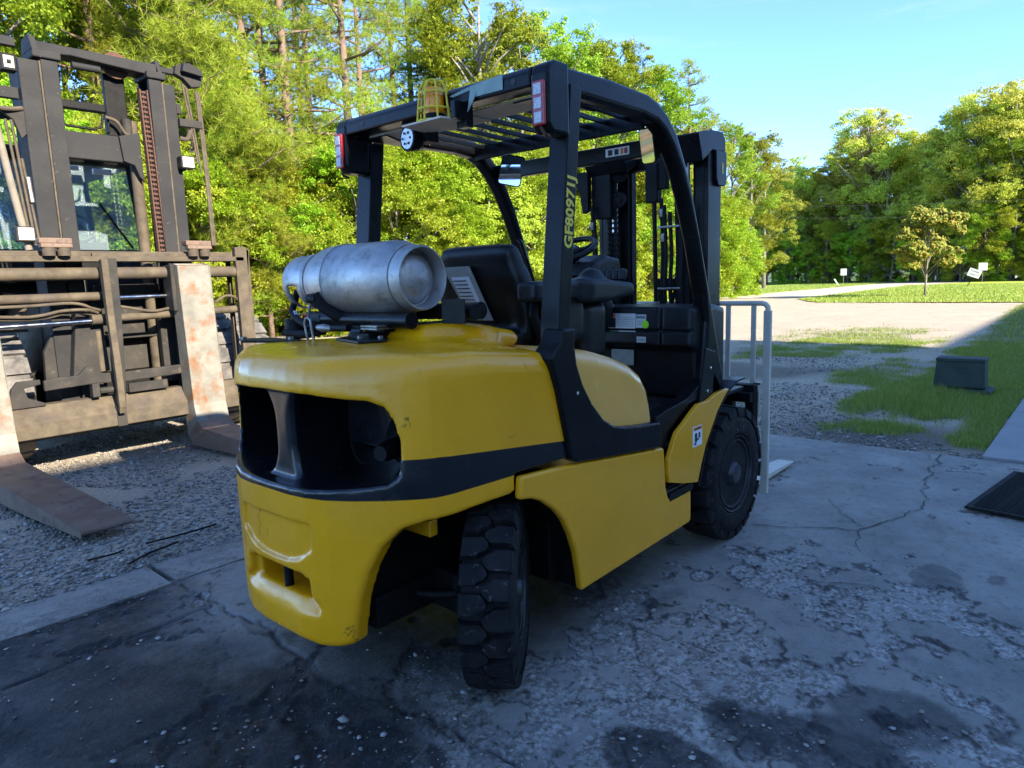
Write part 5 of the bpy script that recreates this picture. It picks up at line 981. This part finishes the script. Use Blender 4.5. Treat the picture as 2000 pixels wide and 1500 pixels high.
B('box_lid', M['gbox'], ub, (8.215, 8.49, -1.09, -.595, .365, .41), bevel=.012, seg=3); B('box_pad', M['gbox'], ub, (8.14, 8.56, -1.16, -.53, .0, .055), bevel=.012); B('lid_latch', M['gbox'], ub, (8.208, 8.216, -.90, -.80, .30, .318), bevel=.003)
# ================================================================ buildings (unseen; they cast the shade, set back and coloured to let in fill light)
def siding(nt, p):
    c = mixc(nt, ramp(nt, noise(nt, 1.5, 6), .35, .7), (.80, .74, .62), (.74, .68, .57)); nt.links.new(c, p.inputs['Base Color']); p.inputs['Roughness'].default_value = .5
M['siding'] = gmat('pale_metal_siding', siding)
BY = -15.0; BH = 10.21; bd = empty('workshop_building', (1, BY, 0), 'tall pale metal workshop out of view, placed so its shade covers the yellow forklift', 'building')
B('wall', M['siding'], bd, (-26, 12.05, BY-.2, BY, 0, BH), (-26.2, -26, -35, BY, 0, BH), (12.05, 12.2, -35, BY, 0, BH), (-26, 12.05, -35.2, -35, 0, BH))
B('roof', M['siding'], bd, (-26.3, 12.25, -35.3, BY+.02, BH, BH+.06)); B('door', M['black_dull'], bd, (3.3, 4.9, BY, BY+.04, .02, 2.1)); B('roller_door', M['walk'], bd, (-3, 1.5, BY, BY+.04, .02, 3.6))
rbm = MB()
for i in range(125):
    xr = -26+i*.303; rbm.box(xr, xr+.05, BY, BY+.025, 0 if not (3 < xr < 5 or -3.2 < xr < 1.6) else 3.7, BH)
o = rbm.build('siding_rib', M['siding'], bd); o['kind'] = 'stuff'
b2 = empty('office_wing', (24, BY-.2, 0), 'lower metal wing beyond the workshop out of view, sized for its shadow edge', 'building')
B('wall', M['siding'], b2, (12.2, 40, -27, BY-.1, 0, 7.90)); B('roof', M['siding'], b2, (12.2, 40.2, -27.2, BY, 7.90, 7.98))
# ================================================================ trees
M['bark'] = pm('pine_bark', (.20, .13, .09), (.10, .065, .05), 6, .9, bs=14, bst=.9)
M['bark2'] = pm('grey_bark', (.24, .21, .17), (.12, .10, .08), 5, .9, bs=14, bst=.8)
M['leaf_a'] = leafmat('broad_leaves', (.15, .23, .012), (.36, .45, .03), .5)
M['leaf_b'] = leafmat('far_broad_leaves', (.32, .37, .04), (.66, .68, .11), .6)
M['leaf_c'] = leafmat('bush_leaves', (.20, .30, .015), (.42, .53, .035), .52)
M['needle'] = leafmat('pine_needles', (.17, .25, .02), (.46, .52, .05), .5)
M['magnolia'] = leafmat('magnolia_leaves', (.16, .22, .03), (.36, .38, .05), .4, (.60, .28, .05), 0)
def leafquads(P, N, size, wr=.55):
    n = len(P); N = N/np.linalg.norm(N, axis=1, keepdims=True); t = rng.normal(size=(n, 3)); a = np.cross(N, t); a /= np.linalg.norm(a, axis=1, keepdims=True)+1e-9; b = np.cross(N, a); s = size*rng.uniform(.6, 1.3, (n, 1))
    V = np.stack([P-a*s*.5, P+b*s*.5*wr+a*s*.05, P+a*s*.5, P-b*s*.5*wr+a*s*.05], 1); return V.reshape(-1, 3), np.arange(4*n).reshape(n, 4)
def crown_pts(cs, rs, nleaf, sub=16, tight=.17, squash=.8):
    cs = np.array(cs); rs = np.array(rs); w_ = rs**2; w_ = w_/w_.sum(); m = sub*len(cs)
    ci = rng.choice(len(cs), m, p=w_); d = rng.normal(size=(m, 3)); d /= np.linalg.norm(d, axis=1, keepdims=True); d[:, 2] *= squash
    sc_ = cs[ci]+d*rs[ci][:, None]*rng.uniform(.35, 1.08, (m, 1)); li = rng.integers(0, m, nleaf); sr = rs[ci][li]*tight*rng.uniform(.5, 1.6, m)[li]
    g = rng.normal(size=(nleaf, 3)); g[:, 2] *= .55; P = sc_[li]+g*sr[:, None]; N = (P-cs[ci][li]); N = N/(np.linalg.norm(N, axis=1, keepdims=True)+1e-6)*.5+rng.normal(size=(nleaf, 3))*.5+np.array([0, -.75, .45]); return P, N
def broadleaf(h, width, nleaf, size, seed, base=.25, ncl=42, mat='leaf_a', bark='bark2', sub=16, tight=.17):
    rr = random.Random(seed); mb = MB(); top = h*.93; lean = (rr.uniform(-.3, .3), rr.uniform(-.3, .3))
    tr = [(lean[0]*t*h*.12, lean[1]*t*h*.12, t*top-.1) for t in (0, .2, .45, .7, 1)]; mb.tube(tr, [h*.013+.02, h*.011, h*.009, h*.006, h*.002], 8); cs, rs = [], []
    for i in range(ncl):
        t = rr.random()**.8; z = h*(base+(.97-base)*t); prof_ = math.sin(math.pi*min(1, (.12+.82*t)))**.6; rad = width/2*prof_*rr.uniform(.25, 1)**.6*rr.uniform(.75, 1.1); a = rr.uniform(0, 6.28)
        c = (math.cos(a)*rad, math.sin(a)*rad, z); cs.append(c); rs.append(rr.uniform(.5, 1.0)*width*.135)
        if i < 26:
            z0 = max(.12*h, z-rad*rr.uniform(.5, 1.0)-.04*h); mb.tube([(lean[0]*.05*z0, lean[1]*.05*z0, z0), (c[0]*.5, c[1]*.5, (z0+z)/2+.05*h*.3), c], [h*.005, h*.003, h*.0012], 5)
    P, N = crown_pts(cs, rs, nleaf, sub, tight); V, F = leafquads(P, N, size); return mb, V, F, mat, bark
def pine(h, width, ntuft, seed, base=.4, dense=False, mat='needle', ln=.24):
    rr = random.Random(seed); mb = MB(); bend = rr.uniform(-.25, .25)
    def ax(t): return Vector((bend*math.sin(t*2.4)*.8, bend*.6*math.sin(t*3), t*h))
    mb.tube([ax(t)-Vector((0, 0, .1)) for t in (0, .15, .3, .5, .7, .85, 1)], [h*.0115+.03, h*.0105+.01, h*.0098, h*.008, h*.006, h*.004, .01], 8); tp = []
    nb = 60 if dense else 40
    for i in range(nb):
        t = base+(1-base)*(i/nb)**.9; a = i*2.4+rr.uniform(-.5, .5); L_ = width/2*(1-.75*((t-base)/(1-base))**1.3)*rr.uniform(.5, 1.05); up_ = rr.uniform(.0, .45)
        if not dense and rr.random() < .16: L_ *= .4
        o = ax(t); e = o+Vector((math.cos(a)*L_, math.sin(a)*L_, up_*L_)); md = o.lerp(e, .5)-Vector((0, 0, L_*.06)); mb.tube([o, md, e], [h*.003+.008, h*.002+.004, .006], 5)
        for j in range(rr.randint(3, 6)):
            s = rr.uniform(.35, 1); p0 = o.lerp(e, s); a2 = a+rr.choice((-1, 1))*rr.uniform(.4, 1.1); l2 = L_*rr.uniform(.18, .42); e2 = p0+Vector((math.cos(a2)*l2, math.sin(a2)*l2, l2*rr.uniform(.1, .6))); mb.tube([p0, e2], [.010, .004], 4); tp += [(e2, (e2-p0).normalized()), (p0.lerp(e2, .6), (e2-p0).normalized())]
        tp += [(e, (e-o).normalized())]
    tp = [(p, d) for p, d in tp]; n = ntuft; ix = rng.integers(0, len(tp), n); TP = np.array([list(p) for p, d in tp])[ix]+rng.normal(size=(n, 3))*np.array([.20, .20, .14])*(1.25 if dense else 1)
    TD = np.array([list(d) for p, d in tp])[ix]+np.array([0, 0, .5]); TD = np.repeat(TD, 24, 0); TP = np.repeat(TP, 24, 0); m = len(TP)
    D = TD*.55+rng.normal(size=(m, 3))*.75; D /= np.linalg.norm(D, axis=1, keepdims=True); S = np.cross(D, rng.normal(size=(m, 3))); S /= np.linalg.norm(S, axis=1, keepdims=True)
    V = np.stack([TP-S*.0058, TP+S*.0058, TP+D*ln*.85*rng.uniform(.6, 1.1, (m, 1))], 1).reshape(-1, 3); return mb, V, np.arange(3*m).reshape(m, 3), mat, 'bark'
def plant(name, spec, label, cat, group=None):
    mb, V, F, mat, bark = spec; root = empty(name, (0, 0, 0), label, cat, group); mb.build('trunk', M[bark], root, smooth=True); fast_obj('crown', V, F, M[mat], root); return root
def polar(b, d): return (CAM.x+math.cos(R(b))*d, CAM.y+math.sin(R(b))*d)
def put(src, b, d, s=1, rz=0, sz=None, label=None, group=None, first={}):
    x, y = polar(b, d); key = src.name
    if key not in first: first[key] = 1; r_ = src
    else:
        r_ = src.copy(); C.objects.link(r_)
        for ch_ in src.children: c = ch_.copy(); C.objects.link(c); c.parent = r_
    r_.location = (x, y, -.05); r_.rotation_euler = (0, 0, rz); r_.scale = (s, s, sz or s)
    if label: r_['label'] = label
    if group: r_['group'] = group
    return r_
G1, G2, G3 = 'trees of the wood behind the yard', 'trees of the far wood across the road', 'bushes along the wood edge'
pA = plant('pine_tree', pine(16, 5.6, 2000, 1, .32), 'tall pine with open crown and bare reddish trunk', 'tree', G1)
pB = plant('pine_tree', pine(15, 5.0, 1900, 2, .38), 'tall pine with open crown and bare reddish trunk', 'tree', G1)
pC = plant('young_pine', pine(8.5, 5.2, 3600, 3, .10, True, ln=.27), 'dense young pine full of long bright needles', 'tree', G1)
bA = plant('broadleaf_tree', broadleaf(13, 6.2, 62000, .105, 11, .16, 60, sub=26, tight=.14), 'tall leafy broadleaf tree of the sunlit wood', 'tree', G1)
bB = plant('broadleaf_tree', broadleaf(12, 5.4, 60000, .10, 12, .12, 56, sub=26, tight=.14), 'tall leafy broadleaf tree of the sunlit wood', 'tree', G1)
bC = plant('broadleaf_tree', broadleaf(14, 6.5, 34000, .125, 13, .3, 40, sub=12), 'tall leafy broadleaf tree of the sunlit wood', 'tree', G1)
sA = plant('understorey_tree', broadleaf(6.2, 4.8, 60000, .085, 14, .02, 52, 'leaf_c'), 'bright leafy understorey tree at the wood edge', 'tree', G1)
sB = plant('understorey_tree', broadleaf(5.4, 4.6, 56000, .085, 15, .0, 48, 'leaf_c'), 'bright leafy understorey tree at the wood edge', 'tree', G1)
shr = plant('shrub', broadleaf(2.4, 3.4, 34000, .07, 16, .0, 40, 'leaf_c'), 'leafy yellow-green shrub at the wood edge', 'shrub', G3)
fA = plant('broadleaf_tree', broadleaf(12, 7.2, 52000, .12, 17, .10, 70, 'leaf_b', sub=30, tight=.14), 'dark leafy broadleaf tree of the far wood', 'tree', G2)
fB = plant('broadleaf_tree', broadleaf(13, 6.4, 42000, .12, 18, .22, 56, 'leaf_b', sub=24, tight=.15), 'dark leafy broadleaf tree of the far wood', 'tree', G2)
fC = plant('broadleaf_tree', broadleaf(14, 7.5, 13000, .16, 19, .45, 26, 'leaf_b', sub=10, tight=.22), 'tall thin-crowned tree rising above the far wood', 'tree', G2)
rr = random.Random(42)
# near wood: bearing, distance, source, scale
near = [(80, 24, bA, 1.15), (77, 26, pA, 1.1), (75.5, 22.5, bB, 1.05), (73, 25, bA, 1.1), (70.5, 23.5, pB, 1.0), (69, 27, bA, 1.15), (66.5, 24, bB, 1.1), (64.5, 22.5, pC, 1.35), (63.5, 27, pA, 1.05), (65.5, 29, bA, 1.0), (78.5, 31, bA, 1.2), (72, 31, bB, 1.2),
        (60.3, 25, pA, .98), (58.8, 25.6, pB, 1.0), (57.4, 24.5, pA, 1.02), (53.2, 25.5, pB, 1.04), (45.2, 33, bA, .95), (43.2, 31, bC, 1.02), (41.3, 36, bB, 1.15), (39.6, 33, bA, .98), (37.6, 37, bC, 1.05), (36.0, 35, bB, 1.03), (34.2, 38, bA, 1.02), (32.6, 40, bC, 1.02), (31.2, 42, bB, .98), (29.7, 44, bA, 1.04), (28.3, 47, bB, 1.0), (26.9, 45, pA, .88), (26.4, 50, bA, .86), (25.2, 48, pB, .78), (24.6, 50, bB, .84), (23.6, 54, bA, .92), (22.3, 58, bB, 1.0), (21.2, 62, bA, .95), (55.6, 31, pB, 1.08), (56.6, 35, pA, 1.15), (51.8, 30, pA, 1.0), (49.8, 32, pB, 1.06), (48.0, 34, pA, 1.1), (46.6, 32, pB, 1.04)]
LB = {60.3: 'tall pine left of the roof of the yellow forklift, leftmost of three bare trunks', 58.8: 'pine with a bare trunk, middle one of the three left of the yellow roof', 57.4: 'pine with a bare trunk, rightmost of the three left of the yellow roof', 53.2: 'pine with one straight trunk rising above the beacon on the yellow forklift', 26.9: 'pine whose open top shows just right of the yellow roof corner', 64.5: 'big dense young pine right of the black mast', 25.2: 'short pine standing right of the yellow forklift mast'}
for b, d, s_, k in near: put(s_, b, d, k, rr.uniform(0, 6.28), label=LB.get(b, 'tall pine with open crown and bare reddish trunk' if s_ in (pA, pB) else None))
for b, d, s_, k in [(62, 22.5, pC, .9), (60, 21.8, pC, .68), (55.5, 23, sA, .95), (64, 21.5, sB, .95), (67.5, 21, sA, .9), (71, 20.8, sB, 1.0), (74.5, 20.6, sA, 1.0), (78, 20.8, sB, 1), (58.2, 22.5, sB, 1.0), (52.8, 22.8, sB, 1.06), (50.2, 24, sA, 1.02), (47.8, 25, sB, 1.15), (45.4, 26, sA, 1.02), (43.0, 27, sB, 1.15), (40.6, 28.5, sA, 1.1), (38.3, 30, sB, 1.25), (36.2, 31.5, sA, 1.15), (34.2, 33, sB, 1.25), (32.2, 35, sA, 1.2), (30.4, 37, sB, 1.3), (28.6, 39, sA, 1.25), (27.0, 41, sB, 1.3), (25.6, 43, sA, 1.15), (24.2, 45, sB, 1.05), (56, 27, sA, 1.15), (51.5, 28, sB, 1.25), (46.5, 31, sA, 1.3), (61.5, 27, sB, 1.2), (67, 27, sA, 1.2), (48.8, 33, sA, 1.5), (54, 31, sB, 1.3), (42.0, 34, sA, 1.4)]:
    put(s_, b, d, k, rr.uniform(0, 6.28))
for b in np.arange(22.4, 81, 1.75):
    d = min(19.4/max(.2, math.sin(R(b))), 47)+rr.uniform(.3, 1.4); put(shr, b, d, rr.uniform(.75, 1.15), rr.uniform(0, 6.28))
# far wood
for i, b in enumerate(np.arange(-1, 24.5, 1.25)):
    top = np.interp(b, [-1, 4, 6, 8, 9, 11, 12.5, 14, 15.5, 17, 20, 22, 25], [15.5, 15.5, 16, 16, 15.0, 14.2, 15.5, 16.3, 15.0, 12.8, 12.6, 12, 12]); d = np.interp(b, [0, 8, 15, 24], [74, 76, 84, 90])
    put(fA if i % 2 else fB, b+rr.uniform(-.3, .3), d+rr.uniform(-1, 2), top/12.4*rr.uniform(.92, 1.04), rr.uniform(0, 6.28)); put(fB if i % 2 else fA, b+.6+rr.uniform(-.3, .3), d+7, top/12.8*rr.uniform(.9, 1.05), rr.uniform(0, 6.28))
for b, d, k in ((14.2, 82, 1.30), (5.6, 74, 1.24), (7.4, 76, 1.22), (3.6, 74, 1.18), (19.5, 90, 1.08), (11, 84, 1.1)): put(fC, b, d, k, rr.uniform(0, 6.28))
for i, b in enumerate(np.arange(0, 24, 1.4)):
    d = np.interp(b, [0, 8, 15, 24], [71, 72, 80, 84]); put((sA, sB)[i % 2], b, d, rr.uniform(.8, 1.25), rr.uniform(0, 6.28), label='leafy understorey tree at the foot of the far wood', group=G2)
for i, b in enumerate(np.arange(-1, 25, 1.1)):
    put((sA, sB)[i % 2], b, np.interp(b, [0, 8, 15, 24], [80, 83, 92, 98]), rr.uniform(1.3, 1.8), rr.uniform(0, 6.28), label='leafy understorey tree at the foot of the far wood', group=G2)
mg = plant('magnolia_tree', broadleaf(4.25, 3.2, 34000, .14, 77, .36, 40, 'magnolia', 'bark2', 12, .2), 'small lone magnolia with orange-brown leaves on the lawn by the road', 'tree'); put(mg, 10.45, 39.9, 1, 0)
# signs ------------------------------------------------------------
def sign(name, x, y, w_, h_, zc, lean, label, lines=(), back=None):
    t = empty(name, (x, y, 0), label, 'sign'); Mr = Matrix.Translation((x, y, 0)) @ Matrix.Rotation(R(8), 4, 'Z') @ Matrix.Rotation(lean, 4, 'X')
    MB().box(-.025, .025, -.025, .025, 0, zc+h_*.4, Mr).build('post', M['black_dull'] if lean else M['wood_post'], t); bo = MB().box(-.04, -.028, -w_/2, w_/2, zc-h_/2, zc+h_/2, Mr).build('board', M['white'], t)
    R3 = Mr.to_3x3()
    for i, s in enumerate(lines): text('lettering', s, h_*.36, Mr @ Vector((-.043, w_/2-.06, zc+h_*.08-i*h_*.42)), R3 @ Vector((0, -1, 0)), R3 @ Vector((0, 0, 1)), M['ink'], bo)
    return t
sign('leaning_sign', 54.0, 5.55, .72, .52, .95, R(22), 'leaning white sign reading THINK SAFETY at the lawn edge', ('THINK', 'SAFETY'))
sign('road_sign', 66.5, 6.3, .6, .6, 1.25, 0, 'upright pale sign behind the leaning one by the road'); sign('small_sign', 66.8, 16.9, .5, .6, 1.15, 0, 'small pale sign on a post left of the road')
t = T('marker_stake', M['white'], None, [(63, 16.2, 0), (62.7, 16.5, .6)], .05, 6); tag(t, 'short white leaning stake beside the small sign', 'stake')
for (ya, za, yb, zb, wd_) in ((24, 7.3, -4, 5.7, 'upper'), (24, 6.3, -4, 4.75, 'lower')):
    o = MB().tube([(62, ya+(yb-ya)*k/16, za+(zb-za)*k/16-.25*math.sin(math.pi*k/16)) for k in range(17)], .008, 5).build('power_line', M['steel'], None); tag(o, 'thin pale overhead cable crossing in front of the far wood, %s of the two' % wd_, 'cable', 'overhead cables')
